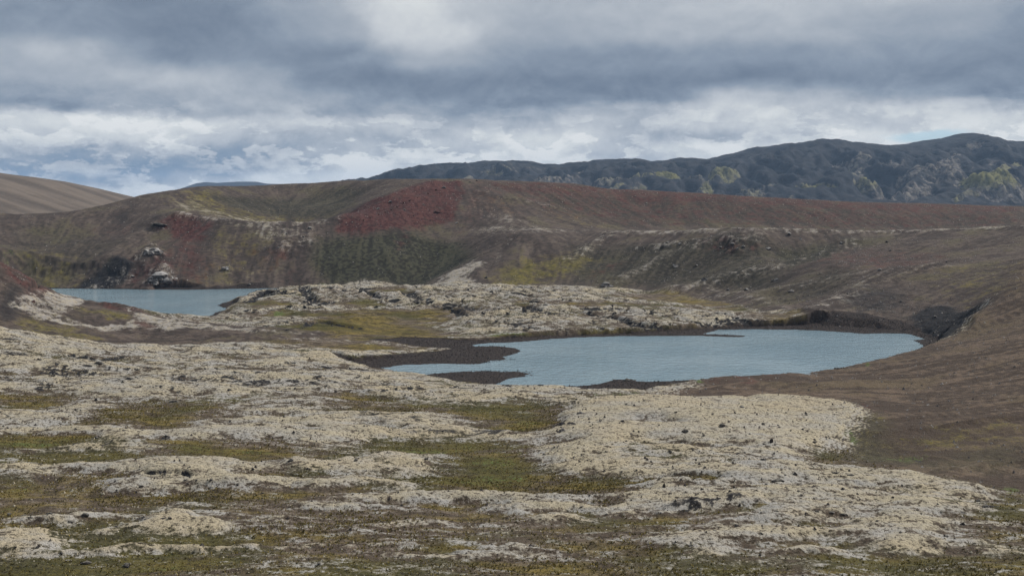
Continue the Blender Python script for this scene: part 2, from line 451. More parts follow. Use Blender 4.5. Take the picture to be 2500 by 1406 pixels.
jx = fx + 1.3 * w1 + 0.6 * fbm(fx, fy, 2.5, 3, 91); jy = fy + 2.4 * w2 + 0.9 * fbm(fx, fy, 2.5, 3, 19)
dn = sdf(lp(NEAR), jx, jy, 60.0); df = sdf(lp(FAR), jx, jy, 60.0)
ds = np.minimum(dn, df)
G1 = [(800, 884), (870, 887), (930, 878), (985, 868), (1050, 861), (1100, 853), (1000, 847), (940, 841), (905, 836), (1000, 832), (1200, 829), (1400, 819), (1600, 813), (1720, 803), (1800, 798), (1960, 795),
      (2080, 793), (2200, 802), (2280, 822), (2304, 836), (2262, 853), (2200, 868), (1700, 870), (1300, 902), (900, 902), (840, 893)]
G2 = [(1025, 905), (1180, 898), (1335, 900), (1345, 920), (1220, 944), (1100, 936)]
G3 = [(1360, 946), (1480, 925), (1560, 920), (1740, 918), (1745, 930), (1650, 944), (1580, 958), (1440, 957)]
G4 = [(380, 697), (640, 697), (660, 708), (600, 722), (380, 715)]
G5 = [(60, 700), (260, 700), (330, 703), (330, 710), (60, 710)]
G6 = [(505, 775), (560, 765), (590, 745), (570, 735), (500, 745)]
grav = np.maximum.reduce([pm(G, 2.0, 1, True, 0.2) for G in (G1, G2, G3, G6)] + [pm(G, 2.0) for G in (G4, G5)])
grav = np.maximum(grav, sstep(1.6, 0.2, ds) * 0.9)
print('lakes', round(time.time() - T0, 1))

# --- what kind of ground
FOOT = [(-300, 640), (-100, 690), (60, 697), (300, 701), (560, 700), (800, 697), (1000, 699), (1040, 700), (1180, 694), (1350, 697), (1500, 703), (1650, 716), (1750, 735), (1850, 757), (2020, 794), (2150, 800), (2250, 812), (2300, 830)]
fpts = sorted(hp(FOOT)); fX = [p[0] for p in fpts]; fY = [p[1] for p in fpts]
hillm = sstep(-6, 6, fy + 6 * w2 - np.interp(fx, fX, fY))
RS = [(2300, 826), (2230, 846), (2150, 866), (2050, 888), (1920, 900), (1740, 902), (1700, 940), (1620, 957), (1750, 970), (1900, 966), (2080, 982), (2125, 1015), (2080, 1060), (2030, 1090), (2050, 1130), (2200, 1152), (2330, 1170), (2440, 1200), (2560, 1215), (2900, 1100), (2900, 700), (2560, 600), (2500, 640), (2450, 700), (2400, 762), (2350, 800)]
rslope = pm(RS, 6.0)
KN = [(-200, 560), (0, 640), (60, 672), (130, 708), (240, 731), (300, 740), (430, 780), (500, 789), (640, 797), (800, 806), (830, 818), (700, 832), (600, 836), (400, 846), (250, 839), (100, 823), (0, 800), (-200, 780)]
knoll = pm(KN, 3.0)
cove = sstep(8, -4, sdf([(128, 400), (170, 400), (260, 560), (150, 520), (118, 470)], fx, fy))
hillm = np.maximum(hillm, cove * (1 - rslope))
lava = np.clip(1 - np.maximum.reduce([hillm, rslope, knoll]), 0, 1)

# --- lava field: where the pale moss lies (raised) and where the grassy hollows run
pale = lava * (0.55 * sstep(330, 300, fy) * 0 + 1.0)
F = ZERO.copy()
# distance-dependent base tone: mid field pale, near ground mostly brown and olive
F += np.where(fy > 236, 0.62, -0.10) * sstep(0, 1, lava)
far_pale = sstep(228, 250, fy + 10 * w3)
F = (-0.20 + 0.80 * far_pale - .20 * sstep(400, 445, fy))
def el(px, py, rx, ry, amp, z=3.5):
    """a mound (+) or hollow (-), given where it shows in the photo"""
    X, Y, _ = at_level(px, py, z)
    X2 = at_level(px + rx, py, z)[0]; Ya = at_level(px, py - ry, z)[1]; Yb = at_level(px, py + ry, z)[1]
    a = abs(X2 - X); b = (Ya - Yb) / 2
    sel = np.nonzero((np.abs(wxs - X) < 2.2 * a) & (np.abs(wys - Y) < 2.2 * b))[0]
    q = ((wxs[sel] - X) / a) ** 2 + ((wys[sel] - Y) / b) ** 2
    F[sel] += amp * np.exp(-q * q * 0.7)
for e_ in [
    # hollows in the middle and left field
    (60, 980, 110, 22, -1.1), (390, 1008, 160, 26, -1.2), (560, 1100, 190, 22, -1.0), (90, 1078, 120, 24, -1.2), (850, 962, 90, 9, -.9), (960, 987, 190, 14, -1.1), (430, 1040, 60, 10, -.6),
    (1250, 1000, 130, 32, -1.2), (1060, 1085, 180, 30, -.7), (1180, 1150, 150, 40, -1.2), (300, 880, 60, 10, -.5), (1570, 965, 130, 10, -1.3, 2), (1330, 1030, 80, 20, -.7), (740, 1050, 60, 10, -.5), (930, 1040, 70, 8, -.7),
    (780, 897, 50, 8, -.6), (600, 868, 110, 6, -.7), (880, 940, 70, 6, -.4), (700, 852, 90, 5, -.7), (820, 790, 50, 12, -.3), (880, 802, 170, 14, -1.4), (940, 775, 160, 16, -1.2), (650, 752, 60, 8, -.8), (700, 770, 70, 6, -.9),
    (1560, 748, 140, 9, -.9), (1330, 752, 120, 7, -.7), (950, 722, 40, 6, -.7), (1650, 722, 130, 8, -.9), (880, 745, 80, 7, -.6), (860, 832, 120, 8, -1.2), (1080, 818, 160, 6, -.9), (1500, 802, 300, 4, -.7), (1900, 770, 90, 8, -.5), (620, 742, 50, 7, -.5), (1750, 730, 80, 12, -.9),
    (1120, 762, 60, 6, -.5), (1000, 800, 70, 8, -.6), (620, 825, 160, 6, -1.0), (760, 812, 70, 3, -.6),
    # pale ridges in the near ground
    (190, 1052, 160, 16, .9), (640, 1068, 300, 30, .7), (470, 1152, 140, 22, 1.1), (740, 1140, 120, 18, .8), (960, 1145, 200, 26, 1.1), (150, 1163, 190, 11, 1.0), (440, 1193, 180, 18, 1.1), (730, 1192, 190, 12, 1.0), (1010, 1222, 170, 18, 1.05),
    (880, 1253, 190, 12, .8), (1210, 1216, 120, 14, .8), (110, 1276, 150, 16, .9), (425, 1288, 70, 18, 1.1), (480, 1318, 100, 14, .8), (320, 1308, 80, 8, .6), (50, 1346, 125, 22, 1.2), (280, 1376, 220, 10, .9), (640, 1374, 230, 8, .7),
    (1190, 1392, 260, 10, .8), (1350, 1294, 70, 10, .8), (1120, 1306, 90, 8, .45), (830, 1100, 160, 12, .4), (250, 1113, 200, 7, .7), (60, 1105, 100, 5, .5), (680, 1300, 90, 10, .35), (900, 1335, 140, 8, .3), (1480, 1340, 80, 8, .4),
    (2050, 1388, 160, 12, .9), (1780, 1372, 120, 10, .45), (1530, 1378, 130, 10, .5), (2250, 1372, 70, 14, .8), (1650, 1330, 70, 10, .5), (2420, 1370, 60, 20, .45),
]: el(*e_)
PLA = [(1340, 1058), (1400, 1012), (1480, 980), (1560, 976), (1690, 977), (1830, 984), (1870, 970), (1960, 971), (2060, 984), (2110, 1013), (2030, 1022), (2045, 1050), (2000, 1070), (1970, 1100), (1950, 1128), (2090, 1143), (2250, 1163),
       (2400, 1198), (2452, 1233), (2400, 1262), (2345, 1290), (2350, 1325), (2200, 1345), (2060, 1318), (1900, 1322), (1750, 1336), (1640, 1318), (1900, 1240), (1700, 1186), (1560, 1178), (1500, 1163), (1280, 1168), (1250, 1140), (1330, 1096), (1420, 1076)]
PLB = [(1180, 1240), (1300, 1214), (1480, 1208), (1600, 1184), (1760, 1193), (1900, 1214), (1880, 1242), (1720, 1250), (1550, 1270), (1400, 1252), (1250, 1262)]
F = F * 1.0
plat = np.maximum(pm(PLA, 5.0), pm(PLB, 3.0))
for e_ in [(1610, 1028, 60, 8, -1.0), (1660, 1088, 100, 6, -.8), (1710, 1172, 60, 7, -1.0), (1780, 1125, 30, 5, -.7), (1480, 1225, 90, 14, -.8), (1600, 1170, 80, 5, -.6), (2040, 1300, 80, 8, -.6), (1980, 1262, 60, 6, -.3), (2130, 1275, 60, 9, -.5), (1850, 1290, 60, 7, -.6), (1560, 1110, 100, 8, -.35)]:
    el(*e_, 4.5)
F = F + plat * 1.0
gr_near = sstep(420, 250, fy)
nA = fbm(fx * .45 + .15 * fy, fy, 20.0, 4, 3, 0.5); nB = fbm(fx * .45 - .1 * fy, fy, 6.0, 4, 29, 0.55); nC = fbm(fx, fy, 1.6, 3, 61, 0.55)
Fm = F + 0.85 * nA + 0.75 * nB
Fm = Fm - 1.6 * grav
pale = sstep(0.05, 0.6, Fm) * lava
lobe = sstep(-0.35, 1.2, Fm) * lava
print('fields', round(time.time() - T0, 1))

# --- crevices and broken rock of the lava crust
crz = pm([(540, 700), (1050, 704), (1500, 712), (1900, 770), (1900, 795), (1300, 808), (1000, 780), (820, 800), (640, 790), (540, 770)], 8.0)      # strongest in the middle field
c1 = np.abs(fbm(fx * 0.8, fy * 1.15, 26.0, 4, 131, 0.55))
c2 = np.abs(fbm(fx, fy, 11.0, 4, 171, 0.55))
crack = np.maximum(sstep(0.05, 0.012, c1), 0.8 * sstep(0.045, 0.01, c2)) * pale
crack *= np.clip(0.20 + 0.95 * crz + 0.35 * sstep(0.1, 0.4, nA), 0, 1)
blk = sstep(0.16, 0.42, fbm(fx, fy, 9.0, 3, 211) * 0.8 + 0.55 * fbm(fx, fy, 30.0, 2, 215)) * sstep(-0.05, 0.25, fbm(fx, fy, 2.2, 3, 223))
blk *= np.clip(pale * 1.3, 0, 1) * np.clip(0.3 + 0.9 * crz + 0.55 * sstep(255, 330, fy) - 0.1 * plat, 0, 1)
rock = np.clip(np.maximum(crack, blk), 0, 1)

# --- hand-drawn crevices seen in the middle field
def line(pts, wid, z=3.5):
    P = [at_level(a, b, z)[:2] for a, b in pts]
    d = np.full(len(FI), 30.0, np.float32)
    X = fx + 0.8 * w1; Y = fy + 1.8 * w2
    for (ax, ay), (bx, by) in zip(P[:-1], P[1:]):
        sel = np.nonzero((X > min(ax, bx) - 12) & (X < max(ax, bx) + 12) & (Y > min(ay, by) - 12) & (Y < max(ay, by) + 12))[0]
        ex, ey = bx - ax, by - ay; wx = X[sel] - ax; wy = Y[sel] - ay
        t = np.clip((wx * ex + wy * ey) / (ex * ex + ey * ey), 0, 1)
        d[sel] = np.minimum(d[sel], np.hypot(wx - ex * t, wy - ey * t))
    return sstep(wid, wid * 0.45, d)
cl = ZERO.copy()
for pts, wd in [([(790, 713), (850, 708), (900, 714)], 3.5), ([(995, 727), (1010, 736), (1040, 744)], 5.0), ([(1060, 756), (1100, 750), (1160, 764), (1230, 767), (1300, 768)], 5.5), ([(1280, 758), (1310, 772)], 4.5),
                ([(1360, 755), (1410, 763), (1460, 769), (1540, 766), (1640, 770)], 5.0), ([(1330, 776), (1400, 772), (1480, 778), (1560, 790), (1640, 793)], 4.0), ([(740, 720), (760, 735), (770, 745)], 4.0),
                ([(780, 790), (800, 796), (870, 797)], 3.0), ([(560, 788), (640, 784), (700, 783)], 2.5), ([(640, 800), (700, 806), (780, 792)], 3.0), ([(880, 722), (900, 728), (930, 738), (990, 730)], 3.0),
                ([(1110, 766), (1130, 778)], 3.0), ([(1880, 783), (1800, 776), (1720, 783)], 3.0), ([(600, 745), (640, 720), (690, 706)], 4.0), ([(730, 752), (770, 748), (800, 742)], 6.0), ([(1180, 717), (1250, 712), (1300, 716)], 3.5), ([(1270, 732), (1330, 736)], 5),
                ([(180, 882), (234, 888), (300, 880)], 2.4), ([(0, 866), (40, 866)], 2.5), ([(530, 900), (590, 906)], 2.0), ([(600, 910), (640, 912), (700, 902)], 2.2), ([(780, 884), (900, 884)], 3), ([(700, 1166), (800, 1172), (900, 1185)], 0.9, ), ([(460, 1185), (360, 1178)], 0.8)]:
    cl = np.maximum(cl, line(pts, wd))
crack = np.maximum(crack, cl * lava)
rock = np.maximum(rock, cl * lava * sstep(-0.3, 0.1, nC + 0.4 * w1))
rkp = np.maximum.reduce([pm(P_, 2.0, a_) for P_, a_ in [
    ([(95, 910), (150, 897), (230, 905), (280, 925), (180, 918)], .8), ([(0, 920), (45, 915), (50, 940), (0, 945)], .8), ([(560, 945), (620, 935), (680, 945), (600, 955)], .8), ([(60, 940), (110, 935), (120, 955), (70, 955)], .7),
    ([(0, 855), (70, 860), (100, 875), (0, 885)], .6), ([(1370, 1055), (1360, 1040), (1390, 1030), (1420, 1045), (1400, 1058)], .8), ([(2350, 1215), (2420, 1225), (2445, 1245), (2390, 1250)], .6), ([(2340, 1255), (2400, 1262), (2380, 1275), (2330, 1270)], .5), ([(1650, 1235), (1740, 1215), (1830, 1225), (1700, 1255), (1600, 1265), (1620, 1245)], .65),
    ([(1150, 1250), (1100, 1140), (1160, 1150), (1165, 1165), (1050, 1170)], .0), ([(660, 712), (690, 706), (690, 725), (610, 735)], .8), ([(730, 745), (790, 738), (780, 760), (740, 758)], .8), ([(1050, 750), (1110, 745), (1160, 765), (1120, 775)], .6)]])
rock = np.clip(np.maximum(rock, rkp * sstep(-0.25, 0.15, nC + 0.3 * nB)), 0, 1)
print('rock', round(time.time() - T0, 1))

# --- downslope streaks on the hills (rills follow the fall line)
hs = np.nonzero((hillm + rslope + knoll) > 0.02)[0]
sx, sy = fx[hs].copy(), fy[hs].copy()
acc = np.zeros(len(hs), np.float32); acc2 = acc.copy()
px_, py_ = sx.copy(), sy.copy()
def fall(px_, py_):
    gx = bil(GDX, px_, py_); gy = bil(GDY, px_, py_); L = np.hypot(gx, gy) + 0.02
    return gx / L, gy / L
for sgn in (1, -1):
    px_, py_ = sx.copy(), sy.copy()
    for k in range(7):
        gx, gy = fall(px_, py_)
        px_ = (px_ + sgn * 3.2 * gx).astype(np.float32); py_ = (py_ + sgn * 3.2 * gy).astype(np.float32)
        acc += gn(px_ / 2.4, py_ / 2.4, 301); acc2 += .6 * gn(px_ / 6.0, py_ / 6.0, 307) + .6 * gn(px_ / 15.0, py_ / 15.0, 311)
acc = acc / 14 * 2.6; acc2 = acc2 / 14 * 2.6
streak = ZERO.copy(); streak[hs] = acc; streak2 = ZERO.copy(); streak2[hs] = acc2
print('streaks', round(time.time() - T0, 1))

# --- colour zones of the hills, two with slope shade painted in
red = np.maximum.reduce([pm(P_, s_ * 1.7, a_) for P_, s_, a_ in [
    ([(815, 532), (870, 510), (950, 478), (1020, 452), (1060, 443), (1125, 442), (1135, 470), (1118, 505), (1110, 540), (1060, 545), (980, 565), (900, 572), (830, 562)], 4, 1.0),
    ([(395, 548), (430, 526), (480, 528), (520, 546), (510, 580), (470, 592), (430, 578), (390, 562)], 4, .85),
    ([(420, 590), (480, 592), (500, 650), (470, 698), (420, 690)], 8, .62), ([(630, 615), (690, 600), (700, 640), (650, 660)], 6, .5), ([(680, 660), (700, 655), (720, 695), (700, 697)], 4, .4),
    ([(240, 560), (300, 545), (330, 560), (280, 575)], 6, .3), ([(270, 690), (330, 640), (430, 600), (430, 697)], 9, .6),
    ([(1180, 445), (1500, 458), (2000, 488), (2500, 503), (2500, 518), (2000, 512), (1500, 488), (1250, 475)], 6, .6),
    ([(1250, 470), (1500, 470), (2500, 515), (2500, 550), (1900, 552), (1500, 545), (1350, 520)], 14, .42),
    ([(1960, 632), (2100, 612), (2300, 620), (2280, 660), (2000, 656)], 9, .38), ([(1100, 450), (1230, 460), (1250, 520), (1120, 560)], 10, .35),
    ([(1480, 650), (1520, 640), (1480, 670), (1440, 680)], 3, .5), ([(1710, 580), (1830, 585), (1840, 610), (1730, 625)], 6, .35), ([(980, 580), (1000, 570), (990, 600), (960, 605)], 3, .6),
    ([(0, 640), (60, 668), (100, 688), (150, 722), (175, 748), (90, 738), (40, 700), (0, 690)], 3, .6), ([(225, 742), (300, 737), (350, 752), (430, 779), (400, 784), (330, 768), (280, 755)], 2, .55),
    ([(260, 745), (300, 760), (270, 755)], 2, .5), ([(330, 785), (380, 790), (390, 800), (340, 795)], 2, .7), ([(400, 785), (440, 787), (450, 795), (410, 793)], 2, .7), ([(1720, 935), (1740, 912), (1900, 912), (1920, 925), (1800, 935)], 3, .35),
    ([(2060, 980), (2150, 985), (2160, 1000), (2100, 998)], 3, .5)]])
yel = np.maximum.reduce([pm(P_, s_ * 1.8, a_) for P_, s_, a_ in [
    ([(1190, 692), (1220, 662), (1280, 640), (1400, 626), (1460, 630), (1420, 660), (1330, 690), (1250, 702)], 6, .8),
    ([(1270, 690), (1300, 660), (1340, 670), (1330, 695)], 4, .9), ([(1390, 630), (1450, 628), (1420, 645)], 3, .9),
    ([(430, 500), (470, 465), (530, 470), (530, 500), (600, 518), (760, 535), (740, 545), (600, 540), (500, 528)], 7, .7), ([(2100, 1075), (2300, 1060), (2500, 1035), (2500, 1075), (2250, 1105), (2120, 1100)], 6, .45), ([(2060, 1060), (2110, 1010), (2150, 1030), (2120, 1080)], 4, .5), ([(520, 560), (650, 560), (690, 600), (560, 690), (480, 690), (520, 620)], 12, .4),
    ([(20, 620), (60, 600), (200, 640), (110, 690), (60, 680)], 8, .3), ([(160, 690), (200, 668), (300, 630), (200, 690)], 5, .55), ([(1180, 480), (1240, 490), (1230, 520), (1170, 510)], 8, .3), ([(1330, 515), (1450, 540), (1500, 560), (1380, 545)], 6, .3),
    ([(2270, 660), (2500, 640), (2500, 700), (2300, 690)], 12, .3), ([(30, 790), (110, 770), (250, 830), (120, 818)], 6, .7), ([(160, 745), (260, 765), (240, 772), (190, 762)], 2, .8), ([(260, 765), (330, 770), (320, 778), (250, 776)], 2, .7)]])
dark = np.maximum.reduce([pm(P_, s_, a_) for P_, s_, a_ in [
    ([(760, 600), (830, 572), (900, 577), (1000, 568), (1120, 590), (1165, 628), (1100, 660), (1040, 698), (800, 698), (760, 650)], 8, 1.0),  # dark olive ground, with this slope's shading painted into the colour
    ([(500, 472), (850, 452), (900, 462), (850, 505), (790, 533), (700, 532), (560, 507)], 10, .7), ([(1400, 605), (1700, 585), (1900, 600), (1900, 700), (1600, 700), (1400, 690)], 14, .65),
    ([(1880, 600), (2050, 590), (2060, 620), (1920, 660)], 8, .8), ([(30, 560), (130, 545), (300, 600), (220, 650), (60, 640)], 10, .35), ([(1950, 680), (2100, 660), (2050, 720), (1900, 740)], 10, .5),
    ([(2030, 1075), (2060, 1020), (2130, 1000), (2190, 1030), (2150, 1090), (2250, 1125), (2100, 1135), (2020, 1110)], 5, .8), ([(1280, 470), (1500, 478), (2000, 505), (2500, 520), (2500, 550), (1900, 552), (1500, 548), (1380, 520)], 14, .38), ([(2150, 1130), (2500, 1080), (2500, 1150), (2250, 1150)], 6, .55), ([(2050, 580), (2200, 575), (2130, 600), (2050, 610)], 6, .4)]])
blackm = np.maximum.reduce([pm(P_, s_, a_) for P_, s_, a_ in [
    ([(2040, 748), (2100, 712), (2180, 702), (2215, 730), (2180, 768), (2100, 765)], 7, .5), ([(2215, 775), (2260, 750), (2330, 752), (2400, 756), (2345, 802), (2290, 828), (2240, 806)], 5, .9),  # dark bluff and scar, with shade of the inner crater slope painted in
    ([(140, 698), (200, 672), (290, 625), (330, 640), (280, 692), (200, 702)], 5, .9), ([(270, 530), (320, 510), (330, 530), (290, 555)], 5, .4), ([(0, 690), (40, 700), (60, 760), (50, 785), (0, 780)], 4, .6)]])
light = np.maximum.reduce([pm(P_, s_ * 1.4, a_) for P_, s_, a_ in [
    ([(1040, 701), (1100, 663), (1160, 632), (1190, 640), (1150, 668), (1165, 688), (1220, 696), (1100, 703)], 3, .85),
    ([(540, 541), (640, 545), (760, 545), (770, 560), (700, 590), (650, 588), (610, 560)], 9, .36),
    ([(420, 505), (470, 480), (540, 512), (640, 532), (780, 538), (760, 548), (620, 546), (500, 530)], 7, .30), ([(1160, 560), (1300, 550), (1450, 565), (1300, 570), (1200, 575)], 8, .4), ([(1150, 470), (1200, 490), (1330, 550), (1200, 560), (1130, 520)], 12, .25),
    ([(1560, 610), (1720, 590), (1640, 600)], 3, .45),
    ([(1650, 725), (1800, 710), (1850, 730), (1750, 740)], 5, .3), ([(30, 735), (130, 712), (250, 732), (180, 745), (130, 770), (230, 790), (340, 800), (250, 805), (110, 780)], 3, .9), ([(130, 709), (240, 732), (180, 740)], 2, .9),
    ([(300, 745), (420, 780), (480, 790), (620, 802), (620, 812), (470, 800), (400, 810), (370, 800), (340, 770)], 3, .95), ([(240, 792), (330, 782), (340, 800), (250, 808)], 2, .8), ([(620, 806), (830, 810), (760, 822), (600, 818)], 2, .4),
    ([(2200, 870), (2400, 860), (2300, 900)], 8, .12)]])
grn = np.maximum.reduce([pm(P_, s_, a_) for P_, s_, a_ in [
    ([(740, 694), (870, 694), (870, 699), (740, 699)], 2, .7), ([(0, 600), (50, 590), (40, 640), (0, 650)], 5, .4), ([(670, 768), (690, 765), (690, 774), (660, 775)], 1.5, .9), ([(560, 762), (600, 758), (610, 768), (570, 768)], 1.5, .5),
    ([(1180, 817), (1270, 812), (1350, 812), (1200, 820)], 1.5, .6), ([(1700, 795), (1900, 785), (2030, 791), (1950, 797), (1750, 800)], 2, .8), ([(1720, 932), (1735, 925), (1735, 935), (1715, 937)], 1, 1), ([(2100, 893), (2125, 887), (2110, 896)], 1, 1),
    ([(1450, 960), (1570, 955), (1590, 962), (1450, 967)], 1.5, .6), ([(2050, 1060), (2110, 1040), (2100, 1080), (2070, 1085)], 2, .7), ([(2090, 1110), (2300, 1100), (2260, 1120), (2100, 1120)], 2, .5), ([(2440, 1190), (2500, 1188), (2500, 1205), (2450, 1205)], 1.5, .8),
    ([(1130, 1110), (1300, 1080), (1360, 1060), (1320, 1110), (1180, 1150), (1120, 1200), (1080, 1180)], 3, .3), ([(0, 1075), (90, 1080), (60, 1090), (0, 1090)], 1.5, .6), ([(350, 1345), (480, 1325), (480, 1355), (360, 1360)], 2, .4), ([(0, 1175), (130, 1180), (120, 1200), (0, 1195)], 2, .4), ([(930, 868), (970, 862), (960, 872), (940, 875)], 1.2, .9)]])
grn = np.maximum(grn, .42 * lava * sstep(-.35, -1.0, Fm) * sstep(420, 300, fy))
print('zones', round(time.time() - T0, 1))
def rline(pts, wid):
    P = hp(pts); d = np.full(len(FI), 60.0, np.float32)
    X = fx + 1.6 * w1 + 1.5 * w3; Y = fy + 2.0 * w2 + 2.0 * w4; mg = 3 * wid
    for (ax, ay), (bx, by) in zip(P[:-1], P[1:]):
        sel = np.nonzero((X > min(ax, bx) - mg) & (X < max(ax, bx) + mg) & (Y > min(ay, by) - mg) & (Y < max(ay, by) + mg))[0]
        ex, ey = bx - ax, by - ay; wx = X[sel] - ax; wy = Y[sel] - ay
        t = np.clip((wx * ex + wy * ey) / (ex * ex + ey * ey + 1e-6), 0, 1)
        d[sel] = np.minimum(d[sel], np.hypot(wx - ex * t, wy - ey * t))
    return np.exp(-(d / wid) ** 2)
ridge_h = ZERO.copy()
for pts, wd, hh, lt in [
    ([(1500, 690), (1620, 640), (1700, 600), (1790, 580), (1850, 576)], 8, 2.6, .26), ([(1640, 715), (1760, 690), (1900, 650), (1990, 625), (2080, 592)], 9, 3.2, .34),
    ([(1990, 770), (2060, 730), (2130, 690), (2200, 665), (2290, 655)], 9, 2.8, .36), ([(1800, 722), (1900, 715), (2010, 690), (2130, 668)], 8, 1.8, .22), ([(1195, 650), (1230, 600), (1250, 578)], 4, -1.2, .22), ([(1280, 655), (1300, 600)], 3, -1.2, 0),
    ([(1390, 640), (1440, 605), (1480, 582)], 6, 2.0, .34), ([(440, 527), (520, 538), (600, 545), (700, 548), (780, 545), (830, 535)], 5, 1.3, .45), ([(250, 640), (300, 600), (360, 560), (400, 530)], 9, 2.0, .1), ([(820, 535), (900, 500), (980, 468), (1060, 442)], 6, 1.2, .16),
    ([(1480, 572), (1700, 568), (1850, 564), (2000, 566), (2150, 570), (2300, 567), (2500, 558)], 7, 1.6, .52), ([(1920, 642), (2000, 612), (2060, 602)], 14, -3.0, 0), ([(1730, 650), (1800, 625), (1860, 610)], 10, -1.5, 0), ([(1170, 470), (1230, 482), (1330, 502), (1400, 516)], 5, 1.0, .25),
    ([(1560, 608), (1640, 600), (1700, 592)], 4, 1.2, .5), ([(600, 690), (650, 640), (700, 590)], 6, 1.2, .14), ([(620, 695), (700, 650), (760, 600)], 5, 1.0, .12), ([(450, 690), (520, 640), (560, 590)], 7, 1.4, .12), ([(900, 690), (960, 650), (1020, 590)], 6, 1.2, .1), ([(820, 690), (870, 640), (930, 590)], 6, -1.0, 0),
    ([(1760, 575), (1800, 592), (1850, 585)], 5, 1.0, .4), ([(2130, 1062), (2300, 1048), (2500, 1018)], 1.6, .7, .12), ([(2330, 1145), (2420, 1134), (2560, 1122)], 1.4, .7, .12), ([(1730, 712), (1860, 735), (1950, 770)], 5, 1.0, .25), ([(2270, 835), (2340, 800), (2400, 760), (2460, 700), (2520, 640)], 9, 1.2, .0)]:
    g_ = rline(pts, wd); ridge_h += hh * g_; light = np.maximum(light, lt * g_)
sharp = np.maximum.reduce([pm([(340, 690), (365, 658), (395, 645), (422, 660), (428, 692), (380, 699)], 2), pm([(335, 632), (365, 600), (392, 600), (402, 632), (350, 650)], 3), .6 * pm([(200, 690), (300, 640), (330, 660), (300, 698)], 4),
                           .7 * pm([(640, 610), (690, 590), (760, 570), (770, 600), (700, 625)], 5), .7 * pm([(540, 668), (560, 655), (565, 668), (548, 675)], 2), .6 * pm([(355, 560), (380, 552), (420, 562), (400, 566)], 2),
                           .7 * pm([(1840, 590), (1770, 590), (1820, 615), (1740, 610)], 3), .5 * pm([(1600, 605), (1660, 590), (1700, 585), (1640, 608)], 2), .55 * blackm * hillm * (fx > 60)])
light = np.maximum(light * (1 - .08 * knoll), .45 * sharp * (fx < 0))

# ------------------------------------------------------------------ heights
z = zb.astype(np.float32).copy()
zf = z[FI]
hillish = np.clip(hillm + rslope + knoll, 0, 1)
# hills: broad swell, rills, rubble
zf += ridge_h
skyl = sstep(905, 945, fy)
hillish_s = hillish * (1 - .75 * skyl)
zf += hillish_s * (1.1 * fbm(fx, fy, 36.0, 3, 401) + 0.35 * fbm(fx, fy, 6.0, 3, 409) + 0.30 * streak + 0.8 * streak2 * (hillm + 0.35 * rslope))
zf += hillish * 0.14 * fbm(fx, fy, 1.7, 2, 415)
rid = 1 - np.abs(fbm(fx, fy, 14.0, 5, 421, 0.6)) * 2.2
zf += sharp * (2.6 * rid + 0.9 * fbm(fx, fy, 3.0, 3, 431))
zf += knoll * (1.1 * fbm(fx, fy, 11.0, 3, 437) + .5 * fbm(fx, fy, 3.2, 3, 439))
zf += (pm([(240, 742), (300, 735), (340, 750), (300, 752)], 3) * 0.8) * (1 + fbm(fx, fy, 3.0, 3, 435))
# hummocks on the foothills at the right of the crater hill
hm = pm([(1500, 600), (2300, 580), (2330, 740), (2100, 780), (1700, 720), (1500, 690)], 20)
zf += hm * 1.8 * fbm(fx, fy, 45.0, 4, 443)
# lava field: lobes with steep fronts, hummocks, cushions
cu = cell(fx + 0.25 * w1, fy + 0.25 * w2, 0.95, 7); cu2 = cell(fx, fy, 2.6, 9)
zf += lava * (1.3 * nA + 0.7 * lobe + 0.5 * sstep(0.2, 1.6, Fm) + 0.38 * nB) * np.clip(1 - grav, 0, 1) * (.25 + .75 * sstep(0, 26, ds))
zf += pale * (0.12 * (0.7 - cu2) + 0.10 * (0.6 - cu) + 0.09 * nC) * (0.7 + 0.5 * plat)
big = 1 - np.abs(fbm(fx, fy * 1.2, 24.0, 5, 457, 0.58)) * 2
zf += crz * lava * (1.3 * big + 0.5 * fbm(fx, fy, 5.0, 3, 463)) * (1 - grav) * (.2 + .8 * sstep(0, 35, ds))
zf += rock * (0.55 * fbm(fx, fy, 2.4, 3, 467) + 0.25) - crack * (0.75 + 0.8 * crz)
zf += lava * (1 - pale) * 0.10 * fbm(fx, fy, 2.2, 3, 471)
# shores
slope_out = 0.045 + 0.42 * (1 - sstep(0.0, 0.6, grav))
dd = np.maximum(ds, 0)
ramp = 0.05 + dd * slope_out + 0.06 * nC * sstep(0, 2, dd) + 0.25 * fbm(fx, fy, 7.0, 3, 481) * sstep(0.5, 6, dd) + 0.06 * grav * fbm(fx, fy, 1.2, 2, 485)
ramp = np.where(dd > 14, ramp + (dd - 14) * 0.5, ramp)
k = 0.5
hmix = np.clip(0.5 + 0.5 * (ramp - zf) / k, 0, 1)
zs = ramp * (1 - hmix) + zf * hmix - k * hmix * (1 - hmix)
zf = np.where(ds < 58, zs, zf)
zf = np.where(ds < 0, np.maximum(-2.5, ds * 0.18) - 0.03, zf)
z[FI] = zf
rest = np.ones(x.size, bool); rest[FI] = False
RI = np.nonzero(rest)[0]
z[RI] += (1.2 * fbm(x[RI], y[RI], 40.0, 3, 501)).astype(np.float32) * sstep(60, 140, np.abs(x[RI]) + y[RI])
print('heights', round(time.time() - T0, 1))

